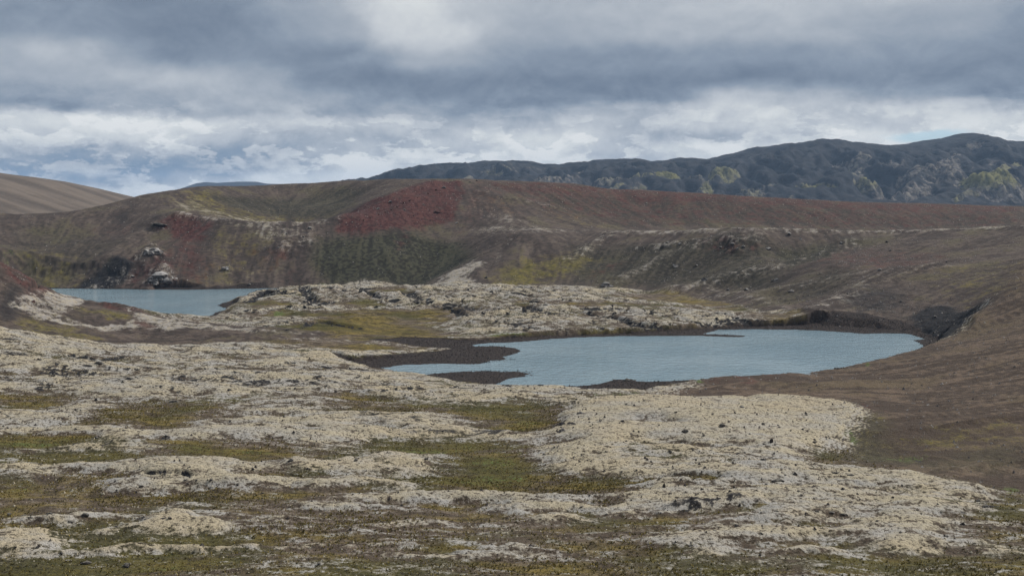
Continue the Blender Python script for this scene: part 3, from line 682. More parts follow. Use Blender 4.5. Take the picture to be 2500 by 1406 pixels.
# ------------------------------------------------------------------ materials
def attr(b, name):
    nd = b.new('ShaderNodeAttribute'); nd.attribute_name = name
    return nd
def ground_material():
    m = bpy.data.materials.new('ground_cover'); m.use_nodes = True
    b = NB(m.node_tree)
    out = b.new('ShaderNodeOutputMaterial'); bs = b.new('ShaderNodeBsdfPrincipled')
    a1 = attr(b, 'mask_a'); a2 = attr(b, 'mask_b'); a3 = attr(b, 'mask_c'); a4 = attr(b, 'mask_d')
    field_, lava_, rock_ = b.sep(a1.outputs['Vector']); grav_ = a1.outputs['Alpha']
    red_, yel_, dark_ = b.sep(a2.outputs['Vector']); light_ = a2.outputs['Alpha']
    black_, grn_, str_ = b.sep(a3.outputs['Vector']); hill_ = a3.outputs['Alpha']
    nL, nM, nK = b.sep(a4.outputs['Vector']); rs_ = a4.outputs['Alpha']
    pos = b.new('ShaderNodeNewGeometry').outputs['Position']
    nS = b.noise(pos, 1.5, 4, 0.72)
    nF = b.noise(pos, 5.0, 2, 0.65)
    def lay(c, f, lo, hi, col, amt=1.0):
        return b.mixc(b.m('MULTIPLY', b.ss(lo, hi, f), amt), c, col)
    def jit(mask, a_s=1.6, a_m=.5):
        t = b.m('ADD', mask, b.m('MULTIPLY', b.m('SUBTRACT', nS, .5), a_s))
        return b.m('ADD', t, b.m('MULTIPLY', b.m('SUBTRACT', nM, .5), a_m))
    def gate(t, mask, lo, hi): return b.m('MULTIPLY', b.ss(lo, hi, t), b.ss(0.0, 0.10, mask))
    # hill ground: brown cinder with thin grey-green moss, streaked down the fall line
    sn = b.m('ADD', b.m('MULTIPLY', str_, .55), b.m('ADD', b.m('MULTIPLY', nM, .55), b.m('MULTIPLY', nL, .45)))
    c_hill = b.mixc(b.ss(.25, .80, sn), (.062, .047, .040), (.130, .100, .081))
    c_hill = lay(c_hill, b.m('ADD', nL, b.m('MULTIPLY', str_, .30)), .56, .80, (.098, .084, .045), .6)
    c_hill = lay(c_hill, b.m('ADD', nK, b.m('MULTIPLY', str_, .25)), .52, .30, (.040, .033, .028), .65)
    c_hill = b.mixc(b.m('MULTIPLY', dark_, .9), c_hill, b.mixc(b.ss(.35, .70, b.m('ADD', nK, b.m('MULTIPLY', str_, .5))), (.022, .022, .015), (.062, .060, .036)))  # dark zones, including slope shade painted in on the crater hill
    c_hill = lay(c_hill, nS, .60, .74, (.19, .165, .145), .60)
    c_rs = b.mixc(b.ss(.30, .75, b.m('ADD', b.m('MULTIPLY', str_, .85), b.m('ADD', b.m('MULTIPLY', nM, .5), b.m('MULTIPLY', nL, .4)))), (.068, .048, .035), (.158, .113, .080))
    c_rs = lay(c_rs, b.m('ADD', nL, b.m('MULTIPLY', str_, .35)), .58, .85, (.112, .084, .044), .55)
    c_rs = b.mixc(b.m('MULTIPLY', dark_, .85), c_rs, b.mixc(b.ss(.35, .65, nK), (.040, .038, .020), (.085, .078, .040)))
    c_rs = lay(c_rs, nS, .47, .34, (.036, .028, .021), .7)
    c_rs = lay(c_rs, nF, .58, .70, (.26, .225, .195), .5)
    c_hill = b.mixc(rs_, c_hill, c_rs)
    # low ground: grey-brown heath passing into olive moss in the hollows
    ol = b.m('ADD', b.m('MULTIPLY', field_, -.55), b.m('ADD', b.m('MULTIPLY', b.m('SUBTRACT', nM, .5), 1.2), b.m('MULTIPLY', b.m('SUBTRACT', nL, .5), 1.0)))
    c_low = b.mixc(b.ss(.35, .65, nK), (.088, .066, .048), (.160, .124, .094))
    olive = b.mixc(b.ss(.30, .68, b.m('ADD', nK, b.m('MULTIPLY', b.m('SUBTRACT', nM, .5), .5))), (.074, .058, .017), (.200, .148, .036))
    c_low = b.mixc(b.m('MULTIPLY', b.ss(-.15, .55, ol), .85), c_low, olive)
    c_low = lay(c_low, b.m('ADD', nL, b.m('MULTIPLY', nK, .5)), .72, .95, (.052, .056, .018), .6)
    c_low = lay(c_low, nS, .49, .36, (.028, .022, .013), .85)
    c_low = b.mixc(b.m('MULTIPLY', b.m('MULTIPLY', b.ss(.56, .68, nS), b.ss(-.9, .2, field_)), .55), c_low, (.28, .245, .20))
    c_low = lay(c_low, nF, .60, .75, (.20, .17, .10), .35)
    col = b.mixc(hill_, c_low, c_hill)
    ty = jit(b.m('ADD', b.m('MULTIPLY', str_, .55), b.m('MULTIPLY', yel_, .85)), 2.2, 1.3)
    col = b.mixc(b.m('MULTIPLY', gate(ty, yel_, .15, 1.0), .9), col, b.mixc(b.ss(.35, .65, nK), (.105, .090, .028), (.170, .138, .036)))
    tr = jit(b.m('ADD', b.m('MULTIPLY', str_, .45), b.m('MULTIPLY', red_, .95)), 1.2, 1.3)
    col = b.mixc(b.m('MULTIPLY', gate(tr, red_, .10, 1.0), .95), col, b.mixc(b.ss(.35, .68, b.m('ADD', nK, b.m('MULTIPLY', str_, .3))), (.052, .020, .018), (.100, .040, .034)))
    col = b.mixc(b.m('MULTIPLY', gate(jit(black_, 1.0, .5), black_, .1, .8), .93), col, b.mixc(b.ss(.48, .66, nS), (.012, .013, .016), (.038, .035, .034)))  # black sand and bluff, plus painted shade of the inner slope
    # light dry ground on the hills, broken by the rills
    tl = jit(b.m('ADD', light_, b.m('MULTIPLY', str_, b.m('MULTIPLY', hill_, .85))), 2.0, 1.1)
    tl = b.m('ADD', tl, b.m('MULTIPLY', b.m('SUBTRACT', nK, .5), 1.0))
    col = b.mixc(b.m('MULTIPLY', b.ss(.30, 1.0, tl), b.ss(.02, .34, light_)), col, b.mixc(b.ss(.4, .6, nK), (.36, .315, .245), (.31, .285, .255)))
    # bright green herbs
    col = b.mixc(gate(jit(grn_, 2.4, .8), grn_, .45, 1.0), col, b.mixc(b.ss(.4, .6, nS), (.062, .085, .020), (.110, .140, .045)))
    # pale woolly moss with grey lichen patches and small dark holes
    c_p = b.mixc(b.ss(.30, .70, nM), (.415, .360, .258), (.388, .352, .288))
    c_p = lay(c_p, nL, .45, .75, (.430, .360, .246), .75)
    gry = b.m('ADD', b.m('MULTIPLY', field_, -.45), b.m('ADD', b.m('MULTIPLY', nM, .9), b.m('MULTIPLY', nK, .5)))
    c_p = lay(c_p, gry, .25, .80, (.365, .348, .322), .9)
    c_p = lay(c_p, b.m('ADD', nK, b.m('MULTIPLY', b.m('SUBTRACT', nS, .5), .9)), .40, .22, (.130, .105, .082), .8)
    c_p = lay(c_p, nS, .50, .385, (.085, .067, .050), .85)
    tp = b.m('ADD', field_, b.m('ADD', b.m('MULTIPLY', b.m('SUBTRACT', nS, .5), 2.6), b.m('MULTIPLY', b.m('SUBTRACT', nK, .5), 1.9)))
    col = b.mixc(b.m('MULTIPLY', b.ss(.05, .75, tp), b.ss(.30, .70, b.m('ADD', lava_, b.m('MULTIPLY', b.m('MULTIPLY', b.m('SUBTRACT', nK, .5), 2.0), b.m('MULTIPLY', b.m('MULTIPLY', lava_, b.m('SUBTRACT', 1.0, lava_)), 4.0))))), col, c_p)
    # bare lava
    col = b.mixc(gate(jit(rock_, 1.4, 0.0), rock_, .3, .6), col, b.mixc(b.ss(.5, .72, nS), (.020, .018, .018), (.100, .094, .088)))
    # wet black gravel
    col = b.mixc(gate(jit(grav_, .9, .2), grav_, .25, .6), col, b.mixc(b.ss(.42, .68, nS), (.017, .013, .012), (.078, .060, .052)))
    b.put(bs.inputs['Base Color'], col)
    bs.inputs['Roughness'].default_value = 0.95
    bs.inputs['Specular IOR Level'].default_value = 0.12
    bp = b.new('ShaderNodeBump'); bp.inputs['Strength'].default_value = 1.0; bp.inputs['Distance'].default_value = 0.5
    b.put(bp.inputs['Height'], b.m('ADD', nS, b.m('MULTIPLY', nF, .4)))
    b.l.new(bp.outputs[0], bs.inputs['Normal'])
    b.l.new(bs.outputs[0], out.inputs['Surface'])
    return m
M_GROUND = ground_material()

def water_material():
    m = bpy.data.materials.new('lake_water'); m.use_nodes = True
    b = NB(m.node_tree)
    out = b.new('ShaderNodeOutputMaterial'); bs = b.new('ShaderNodeBsdfPrincipled')
    pos = b.new('ShaderNodeNewGeometry').outputs['Position']
    mp = b.new('ShaderNodeMapping'); b.put(mp.inputs[0], pos); mp.inputs['Scale'].default_value = (1.0, 1.0, 1.0); mp.inputs['Rotation'].default_value = (0, 0, R(25))
    nl = b.noise(mp.outputs[0], 0.03, 3, .5)
    bs.inputs['Roughness'].default_value = 0.06
    b.put(bs.inputs['Base Color'], b.mixc(b.ss(.35, .65, nl), (.185, .275, .325), (.225, .315, .360)))
    bs.inputs['IOR'].default_value = 1.333
    bp = b.new('ShaderNodeBump'); bp.inputs['Strength'].default_value = 1.0; bp.inputs['Distance'].default_value = 0.9
    h = b.m('ADD', b.noise(mp.outputs[0], 0.30, 5, .62), b.m('MULTIPLY', b.noise(mp.outputs[0], 1.6, 2, .5), .22))
    h = b.m('MULTIPLY', h, b.lin(.3, .7, .45, 1.3, b.noise(pos, .02, 3, .6)))
    b.put(bp.inputs['Height'], h)
    b.l.new(bp.outputs[0], bs.inputs['Normal'])
    b.l.new(bs.outputs[0], out.inputs['Surface'])
    return m
M_WATER = water_material()

# ------------------------------------------------------------------ meshes from arrays
def mesh_from(name, co, quads, attrs=None, mat=None, smooth=True):
    me = bpy.data.meshes.new(name)
    nv, nq = len(co), len(quads)
    k = quads.shape[1]
    me.vertices.add(nv); me.vertices.foreach_set('co', np.ascontiguousarray(co, np.float32).ravel())
    me.loops.add(nq * k); me.loops.foreach_set('vertex_index', np.ascontiguousarray(quads, np.int32).ravel())
    me.polygons.add(nq)
    me.polygons.foreach_set('loop_start', np.arange(0, nq * k, k, dtype=np.int32))
    me.polygons.foreach_set('loop_total', np.full(nq, k, np.int32))
    me.polygons.foreach_set('use_smooth', np.full(nq, smooth, bool))
    for an, arr in (attrs or {}).items():
        a = me.attributes.new(an, 'FLOAT_COLOR', 'POINT')
        a.data.foreach_set('color', np.ascontiguousarray(arr, np.float32).ravel())
    me.update(calc_edges=True)
    if mat: me.materials.append(mat)
    return me
def link(name, me, label=None, cat=None, group=None, kind=None, parent=None):
    o = bpy.data.objects.new(name, me); COL.objects.link(o)
    if label: o['label'] = label
    if cat: o['category'] = cat
    if group: o['group'] = group
    if kind: o['kind'] = kind
    if parent: o.parent = parent
    return o

def full(a, rest_val=0.0):
    r = np.full(x.size, rest_val, np.float32); r[FI] = a; return r
onehill = full(np.clip(hillish, 0, 1))
onehill[RI] = np.where(y[RI] < 100, 0.3, np.where(y[RI] > 1000, 1.0, sstep(80, 200, np.abs(x[RI]))))
MA = np.stack([full(Fm, -0.6), full(lava), full(rock), full(grav)], 1)
def nz(sc, oc, sd): return full(np.clip(0.5 + 0.75 * fbm(fx, fy, sc, oc, sd, 0.6), 0, 1), 0.5)
def nza(sc, oc, sd): return full(np.clip(0.5 + 0.75 * fbm(fx * (1 - .5 * lava) + .15 * fy, fy, sc, oc, sd, 0.62), 0, 1), 0.5)
MD = np.stack([nz(34.0, 4, 601), nza(7.0, 4, 607), nza(2.2, 4, 613), full(rslope)], 1)
MD[RI, 3] = ((x[RI] > 90) & (y[RI] > 180) & (y[RI] < 620)).astype(np.float32)
MB_ = np.stack([full(red), full(yel), full(dark), full(light)], 1)
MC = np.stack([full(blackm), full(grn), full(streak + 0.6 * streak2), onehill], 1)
# regions: one object for each landform
reg = np.zeros(x.size, np.int8)                         # 0 lava field
rf = np.zeros(len(FI), np.int8)
rf[knoll > 0.5] = 3; rf[rslope > 0.5] = 2; rf[hillm > 0.5] = 1
rf[(grav > 0.5) & (ds < 40)] = 4; rf[ds < 0] = 5
reg[FI] = rf
reg[RI] = np.where(y[RI] > 1000, 6, np.where((y[RI] > 620), 1, np.where((x[RI] > 90) & (y[RI] > 180), 2, 0)))
idx = np.arange(NR * NC, dtype=np.int32).reshape(NR, NC)
Q = np.stack([idx[:-1, :-1], idx[:-1, 1:], idx[1:, 1:], idx[1:, :-1]], -1).reshape(-1, 4)
qreg = reg[Q].max(1)
CO = np.stack([x, y, z], 1).astype(np.float32)
for rid_, nm, lb in [(0, 'lava_field', 'lava field under pale woolly moss with olive grassy hollows'), (1, 'crater_hill', 'brown and red cinder crater hill behind the lakes'),
                     (2, 'hillside', 'smooth brown cinder slope running down to the near lake on the right'), (3, 'knoll', 'small knoll with a red cinder top and whitish streaks beside the far lake'),
                     (4, 'gravel_shore', 'wet black gravel shore and spits round the lakes'), (5, 'lake_bed', 'dark bed under the lake water'), (6, 'ground', 'open plain beyond the crater hill')]:
    q = Q[qreg == rid_]
    if len(q) == 0: continue
    used, inv = np.unique(q.ravel(), return_inverse=True)
    me = mesh_from(nm, CO[used], inv.reshape(-1, 4), {'mask_a': MA[used], 'mask_b': MB_[used], 'mask_c': MC[used], 'mask_d': MD[used]}, M_GROUND)
    link(nm, me, lb, None, None, 'structure')
print('terrain', round(time.time() - T0, 1))

# lake surfaces
def lake(name, poly, label, grow=6.0):
    P = np.array(lp(poly)); lo = P.min(0) - grow; hi = P.max(0) + grow
    xs = np.linspace(lo[0], hi[0], 30); ys = np.linspace(lo[1], hi[1], 30)
    gx, gy = np.meshgrid(xs, ys)
    i = np.arange(900).reshape(30, 30)
    q = np.stack([i[:-1, :-1], i[:-1, 1:], i[1:, 1:], i[1:, :-1]], -1).reshape(-1, 4)
    me = mesh_from(name, np.stack([gx.ravel(), gy.ravel(), np.zeros(900)], 1), q, None, M_WATER)
    return link(name, me, label, None, None, 'structure')
lake('lake', NEAR, 'near grey-blue lake with rippled water between lava and cinder slope')
lake('lake', FAR, 'far dark-blue lake at the foot of the crater hill')

# terrain height lookup for placing things
ZG = z.reshape(NR, NC)
def ground_z(X, Y):
    j = int(np.clip(np.searchsorted(YS, Y) - 1, 0, NR - 2)); u = X / (Y + FO)
    i = int(np.clip(np.searchsorted(US, u) - 1, 0, NC - 2))
    fy_ = (Y - YS[j]) / (YS[j + 1] - YS[j]); fu = (u - US[i]) / (US[i + 1] - US[i])
    return float((ZG[j, i] * (1 - fu) + ZG[j, i + 1] * fu) * (1 - fy_) + (ZG[j + 1, i] * (1 - fu) + ZG[j + 1, i + 1] * fu) * fy_)

def hit2(px, py):
    """the point of the finished ground that a photo pixel shows"""
    d = ray(px, py); t = TT / d[1]
    X = d[0] * t; u = X / (TT + FO)
    j = np.clip(np.searchsorted(YS, TT) - 1, 0, NR - 2); i = np.clip(np.searchsorted(US, u) - 1, 0, NC - 2)
    zz = ZG[j, i]
    k = np.nonzero(CAM_H + d[2] * t < zz)[0]
    n = k[0] if len(k) else int(np.argmin(CAM_H + d[2] * t - zz))
    return float(X[n]), float(TT[n])

# ------------------------------------------------------------------ mountains and the hill far left
def simple_mat(name, fn):
    m = bpy.data.materials.new(name); m.use_nodes = True
    b = NB(m.node_tree); out = b.new('ShaderNodeOutputMaterial'); bs = b.new('ShaderNodeBsdfPrincipled')
    bs.inputs['Roughness'].default_value = .95; bs.inputs['Specular IOR Level'].default_value = .1
    fn(b, bs, b.new('ShaderNodeNewGeometry').outputs['Position'])
    b.l.new(bs.outputs[0], out.inputs['Surface'])
    return m
def mountain_fn(b, bs, pos):
    a = attr(b, 'mask_a'); oc, yl, gl = b.sep(a.outputs['Vector'])
    n1 = b.noise(pos, .012, 6, .65); n2 = b.noise(pos, .05, 5, .7)
    sand = b.mixc(b.ss(.4, .65, n1), (.018, .019, .022), (.034, .033, .034))
    sand = b.mixc(b.m('MULTIPLY', b.ss(.5, .7, n2), .4), sand, (.07, .06, .055))
    rk = b.mixc(b.ss(.42, .62, n2), (.045, .042, .041), (.185, .162, .143))
    rk = b.mixc(b.m('MULTIPLY', b.ss(.15, .8, b.m('ADD', yl, b.m('MULTIPLY', b.m('SUBTRACT', n2, .5), 1.6))), .85), rk, (.165, .155, .046))
    rk = b.mixc(b.m('MULTIPLY', b.ss(.7, .2, gl), .8), rk, (.030, .030, .032))
    c = b.mixc(b.ss(.25, .6, b.m('ADD', oc, b.m('MULTIPLY', b.m('SUBTRACT', n2, .5), .9))), sand, rk)
    b.put(bs.inputs['Base Color'], c)
    bp = b.new('ShaderNodeBump'); bp.inputs['Strength'].default_value = .8; bp.inputs['Distance'].default_value = 9.0
    b.put(bp.inputs['Height'], n2); b.l.new(bp.outputs[0], bs.inputs['Normal'])
M_MOUNT = simple_mat('mountain_sand_and_rock', mountain_fn)
def lhill_fn(b, bs, pos):
    a = attr(b, 'mask_a'); st, nn, _ = b.sep(a.outputs['Vector'])
    n1 = b.noise(pos, .03, 5, .65); n2 = b.noise(pos, .35, 4, .7)
    c = b.mixc(b.ss(.1, .95, b.m('ADD', st, b.m('MULTIPLY', b.m('SUBTRACT', n1, .5), .8))), (.085, .068, .056), (.150, .120, .096))
    c = b.mixc(b.m('MULTIPLY', b.ss(.55, .7, n2), .4), c, (.25, .22, .19))
    b.put(bs.inputs['Base Color'], c)
M_LHILL = simple_mat('grey_brown_cinder', lhill_fn)

def grid_quads(nr, nc):
    i = np.arange(nr * nc, dtype=np.int32).reshape(nr, nc)
    return np.stack([i[:-1, :-1], i[:-1, 1:], i[1:, 1:], i[1:, :-1]], -1).reshape(-1, 4)
def crest_fn(pts, Yc):
    P = np.array([at_depth(a, c, Yc) for a, c in pts])
    o = np.argsort(P[:, 0])
    return lambda X: np.interp(X, P[o, 0], P[o, 2])
def build_range():
    Yc = 4700.0
    cf = crest_fn([(500, 500), (760, 470), (850, 450), (915, 438), (960, 425), (1010, 413), (1070, 406), (1150, 404), (1180, 400), (1290, 400), (1330, 408), (1400, 404), (1470, 397), (1560, 394), (1600, 401), (1640, 398), (1680, 391),
                   (1740, 397), (1800, 383), (1850, 368), (1930, 359), (1960, 357), (2000, 351), (2030, 347), (2065, 350), (2072, 357), (2110, 355), (2190, 363), (2250, 360), (2290, 351), (2350, 345), (2394, 333), (2430, 340), (2460, 350), (2500, 352),
                   (2560, 365), (2700, 350), (2900, 380), (3200, 420), (3600, 470), (4000, 495)], Yc)
    X = np.arange(-1200, 4200, 7.5); Y = np.r_[np.arange(3250, 4760, 10.0), np.arange(4770, 5700, 60.0)]
    XX_, YY_ = np.meshgrid(X, Y)
    Xn = XX_ + 60 * fbm(XX_, YY_, 400.0, 3, 701); Yn = YY_ + 80 * fbm(XX_, YY_, 400.0, 3, 709)
    zc = cf(XX_ * Yc / YY_ * 0.55 + XX_ * 0.45)
    zc = np.where(YY_ > 4600, cf(XX_), zc)
    t = np.clip((Yn - 3300) / (Yc - 3300), 0, 1); t = np.where(YY_ >= Yc - 60, np.maximum(t, 1 - (Yc - YY_) / 3000), t)
    tb = np.clip((YY_ - Yc) / 900, 0, 1)
    prof = t ** 1.35 * (1 - 0.8 * tb * tb)
    Z = 10 + (zc - 10) * prof + 9 * (1 - 2 * np.abs(fbm(XX_, YY_ * .25, 120.0, 5, 715, .6))) * t
    rg = 1 - np.abs(fbm(XX_, YY_ * 0.6, 330.0, 5, 719, 0.55)) * 2
    edge = np.clip((Yc - YY_) / 350, 0, 1)
    Z += 95 * (rg - 0.5) * np.clip(t * 2.5, 0, 1) * edge * np.clip(zc / 150, 0, 1)
    rg2 = 1 - np.abs(fbm(XX_ + .25 * YY_, YY_ * .45, 120.0, 5, 723, .58)) * 2
    Z += 11 * (rg2 - .5) * np.clip(t * 3, 0, 1) * edge * np.clip(zc / 150, 0, 1)
    oc = np.zeros_like(Z); yl = np.zeros_like(Z)
    for px, pt, wpx, D, ymix in [(2410, 415, 112, 3720, .8), (2285, 398, 95, 3900, .15), (2000, 452, 90, 3760, .8), (2085, 436, 60, 3850, .5), (2080, 402, 120, 4250, .1), (2190, 395, 70, 4250, .1), (1775, 405, 60, 4100, .6), (1700, 425, 50, 4000, .3), (1640, 415, 60, 4050, .7),
                                 (1580, 425, 70, 4000, .5), (2395, 352, 95, 4480, .15), (2455, 358, 40, 4420, .1), (2490, 384, 50, 4250, .1), (1870, 390, 60, 4280, .15), (1970, 384, 70, 4400, .1), (2120, 372, 120, 4450, .1), (1840, 466, 70, 3700, .4), (1750, 478, 60, 3650, .35), (1930, 428, 50, 4000, .4), (1500, 430, 90, 4000, .3), (1440, 410, 60, 4300, .5), (1230, 408, 80, 4350, .45), (1330, 430, 70, 4000, .1), (1680, 470, 50, 3700, .4)]:
        cx, _, zt = at_depth(px, pt, D); rx = wpx / FPX * D; ry = rx * 1.15
        q2 = ((Xn - cx) / rx) ** 2 + ((Yn - D - ry * .25) / ry) ** 2
        w = np.clip(1 - q2, 0, 1)
        base = 10 + (zt - 10) * 0.55
        dome = np.where(q2 < 1.6, zt - (zt * 0.55 + 10) * np.maximum(q2, 0) ** 1.2 + 22 * fbm(XX_, YY_, 70.0, 4, 733) * sstep(1.5, .2, q2), -999)
        hi = dome > Z
        Z = np.where(hi, dome, Z)
        m = sstep(1.25, .75, q2) * sstep(-25, 4, dome - Z)
        oc = np.maximum(oc, m); yl = np.maximum(yl, m * ymix * sstep(.9, .1, q2))
    for line_, ymix in [([(1660, 495, 3600), (1740, 432, 3950), (1795, 404, 4200), (1860, 392, 4450)], .55), ([(1900, 498, 3560), (2000, 452, 3800), (2090, 418, 4080), (2190, 392, 4380), (2260, 378, 4520)], .35), ([(1470, 470, 3650), (1550, 425, 4000), (1640, 405, 4350)], .45),
                        ([(2150, 500, 3560), (2220, 430, 3800), (2290, 396, 4000), (2340, 372, 4350)], .12), ([(2330, 490, 3560), (2400, 416, 3750), (2480, 395, 4100), (2560, 380, 4400)], .5), ([(1310, 440, 3800), (1400, 412, 4300)], .2), ([(1760, 480, 3600), (1850, 462, 3700), (1930, 430, 4000)], .3), ([(1150, 430, 4000), (1240, 406, 4450)], .4), ([(2600, 480, 3600), (2700, 420, 4000), (2720, 380, 4400)], .3)]:
        P3 = [at_depth(*q_) for q_ in line_]
        best = np.full(Z.shape, -999.0)
        for (ax, ay, az_), (bx, by, bz) in zip(P3[:-1], P3[1:]):
            ex, ey = bx - ax, by - ay
            tt_ = np.clip(((Xn - ax) * ex + (Yn - ay) * ey) / (ex * ex + ey * ey), 0, 1)
            d_ = np.hypot(Xn - ax - ex * tt_, Yn - ay - ey * tt_)
            best = np.maximum(best, az_ + (bz - az_) * tt_ - .62 * d_ - .0012 * d_ * d_)
        best += 16 * fbm(XX_, YY_, 80.0, 4, 741)
        m = sstep(-14, 8, best - Z)
        Z = np.maximum(Z, best); rag = sstep(-.25, .2, fbm(XX_, YY_, 150.0, 4, 745))
        oc = np.maximum(oc, m * rag); yl = np.maximum(yl, m * ymix * rag)
    # flutes on the outcrops
    fl = np.abs(fbm(XX_ + .3 * YY_, YY_ * .22, 34.0, 4, 751, .6))
    Z -= oc * 20 * (1 - sstep(0, .28, fl))
    band = sstep(.15, .35, fbm(XX_, YY_, 260.0, 4, 761)) * sstep(.35, .6, t) * 0.55
    oc = np.maximum(oc, band * edge); yl = np.maximum(yl, 0.35 * band)
    Z = np.minimum(Z, 10 + (CAM_H + (HORIZ - 330) / FPX * YY_))
    at_ = np.stack([oc.ravel(), yl.ravel(), np.clip(.5 * sstep(0, .3, fl) + .5 * sstep(.1, .8, rg2), 0, 1).ravel(), np.ones(oc.size)], 1)
    me = mesh_from('mountain_range', np.stack([XX_.ravel(), YY_.ravel(), Z.ravel()], 1), grid_quads(*Z.shape), {'mask_a': at_}, M_MOUNT)
    link('mountain_range', me, 'blue-grey mountain range with mossy rock outcrops behind the crater hill', None, None, 'structure')
build_range()
def build_blue():
    Yc = 9500.0
    cf = crest_fn([(200, 497), (380, 480), (420, 470), (445, 459), (480, 447), (500, 444), (530, 446), (580, 443), (625, 443), (650, 448), (690, 449), (740, 456), (850, 475), (1100, 497)], Yc)
    X = np.linspace(at_depth(150, 495, Yc)[0], at_depth(1200, 495, Yc)[0], 260); Y = np.linspace(8600, 10600, 60)
    XX_, YY_ = np.meshgrid(X, Y)
    t = np.clip((YY_ - 8600) / 900, 0, 1) * np.clip((10600 - YY_) / 1100, 0, 1)
    Z = 5 + (cf(XX_) - 5) * t ** .8 + 25 * fbm(XX_, YY_, 300.0, 4, 777) * t * (1 - t) * 3
    at_ = np.stack([np.zeros(Z.size)] * 3 + [np.ones(Z.size)], 1)
    me = mesh_from('distant_mountain', np.stack([XX_.ravel(), YY_.ravel(), Z.ravel()], 1), grid_quads(*Z.shape), {'mask_a': at_}, M_MOUNT)
    link('distant_mountain', me, 'small dark blue flat-topped mountain on the far horizon', None, None, 'structure')
build_blue()
def build_lhill():
    Yc = 1560.0
    cf = crest_fn([(-1400, 330), (-900, 340), (-400, 372), (-200, 395), (0, 424), (60, 431), (100, 437), (150, 448), (200, 461), (250, 474), (300, 487), (360, 502), (420, 513), (600, 540)], Yc)
    X = np.linspace(at_depth(-1400, 495, Yc)[0], at_depth(560, 495, Yc)[0], 420); Y = np.r_[np.linspace(1080, 1580, 150), np.linspace(1600, 2100, 12)]
    XX_, YY_ = np.meshgrid(X, Y)
    t = np.clip((YY_ - 1080) / (Yc - 1080), 0, 1); tb = np.clip((YY_ - Yc) / 500, 0, 1)
    Z = 12 + (cf(XX_) - 12) * (1 - (1 - t) ** 1.5) * (1 - tb * tb)
    sd_ = XX_ * .55 + (YY_ - 1080) * .9          # gullies run slantwise to the lower right
    st = fbm(sd_, (XX_ - YY_) * .07, 26.0, 4, 801, .6)
    Z += (2.2 * st + 1.0 * fbm(XX_, YY_, 60.0, 3, 811)) * np.clip((Yc - YY_) / 40, 0, 1) * np.clip(t * 4, 0, 1)
    at_ = np.stack([0.5 + st.ravel(), t.ravel(), t.ravel(), np.ones(Z.size)], 1)
    me = mesh_from('distant_hill', np.stack([XX_.ravel(), YY_.ravel(), Z.ravel()], 1), grid_quads(*Z.shape), {'mask_a': at_}, M_LHILL)
    link('distant_hill', me, 'smooth grey-brown hill with slanting gullies at the far left', None, None, 'structure')
build_lhill()
print('mountains', round(time.time() - T0, 1))

# ------------------------------------------------------------------ rocks
def rock_fn(cA, cB, cC):
    def fn(b, bs, pos):
        oi = b.new('ShaderNodeObjectInfo').outputs['Random']
        n1 = b.noise(pos, 1.1, 5, .7); n2 = b.noise(pos, 4.0, 3, .6)
        c = b.mixc(b.ss(.35, .65, b.m('ADD', n1, b.m('MULTIPLY', b.m('SUBTRACT', oi, .5), .3))), cA, cB)
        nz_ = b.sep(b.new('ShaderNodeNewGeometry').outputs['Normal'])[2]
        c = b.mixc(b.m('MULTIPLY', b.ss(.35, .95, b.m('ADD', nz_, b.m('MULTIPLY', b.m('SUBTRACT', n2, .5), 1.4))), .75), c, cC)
        b.put(bs.inputs['Base Color'], c)
        bp = b.new('ShaderNodeBump'); bp.inputs['Strength'].default_value = .9; bp.inputs['Distance'].default_value = .2
        b.put(bp.inputs['Height'], n1); b.l.new(bp.outputs[0], bs.inputs['Normal'])
    return fn
M_LAVA = simple_mat('dark_lava_rock', rock_fn((.018, .016, .016), (.060, .054, .050), (.150, .138, .118)))
M_GREY = simple_mat('grey_lichened_rock', rock_fn((.060, .053, .050), (.130, .118, .110), (.300, .285, .265)))
M_CRAG = simple_mat('white_stained_crag', rock_fn((.060, .050, .046), (.26, .235, .215), (.46, .44, .42)))
M_REDR = simple_mat('rusty_lava_rock', rock_fn((.035, .018, .016), (.090, .040, .034), (.150, .110, .090)))

def rock_mesh(name, seed, rough, cuts, sub=2):
    rng = np.random.default_rng(seed)
    bm = bmesh.new(); bmesh.ops.create_icosphere(bm, subdivisions=sub, radius=1.0)
    V = np.array([v.co[:] for v in bm.verts], np.float32)
    for k in range(cuts):                               # flat broken faces
        n = rng.normal(size=3); n /= np.linalg.norm(n); d = rng.uniform(.45, .85)
        h = V @ n; over = np.maximum(h - d, 0); V -= over[:, None] * n[None]
    ang = rng.uniform(0, 9, 2)
    r = 1 + rough * (gn(V[:, 0] * 1.7 + ang[0] + V[:, 2] * 1.3, V[:, 1] * 1.7 + ang[1] - V[:, 2] * 1.1, seed) + .6 * gn(V[:, 0] * 4 + ang[1] + V[:, 2] * 3, V[:, 1] * 4 - V[:, 2] * 3, seed + 5)) * 1.3
    V *= r[:, None]
    V[:, 2] = np.where(V[:, 2] < 0, V[:, 2] * .6, V[:, 2])
    V[:, :2] /= np.abs(V[:, :2]).max(); V[:, 2] /= max(V[:, 2].max(), .1)
    for v, c in zip(bm.verts, V): v.co = c
    me = bpy.data.meshes.new(name); bm.to_mesh(me); bm.free()
    return me
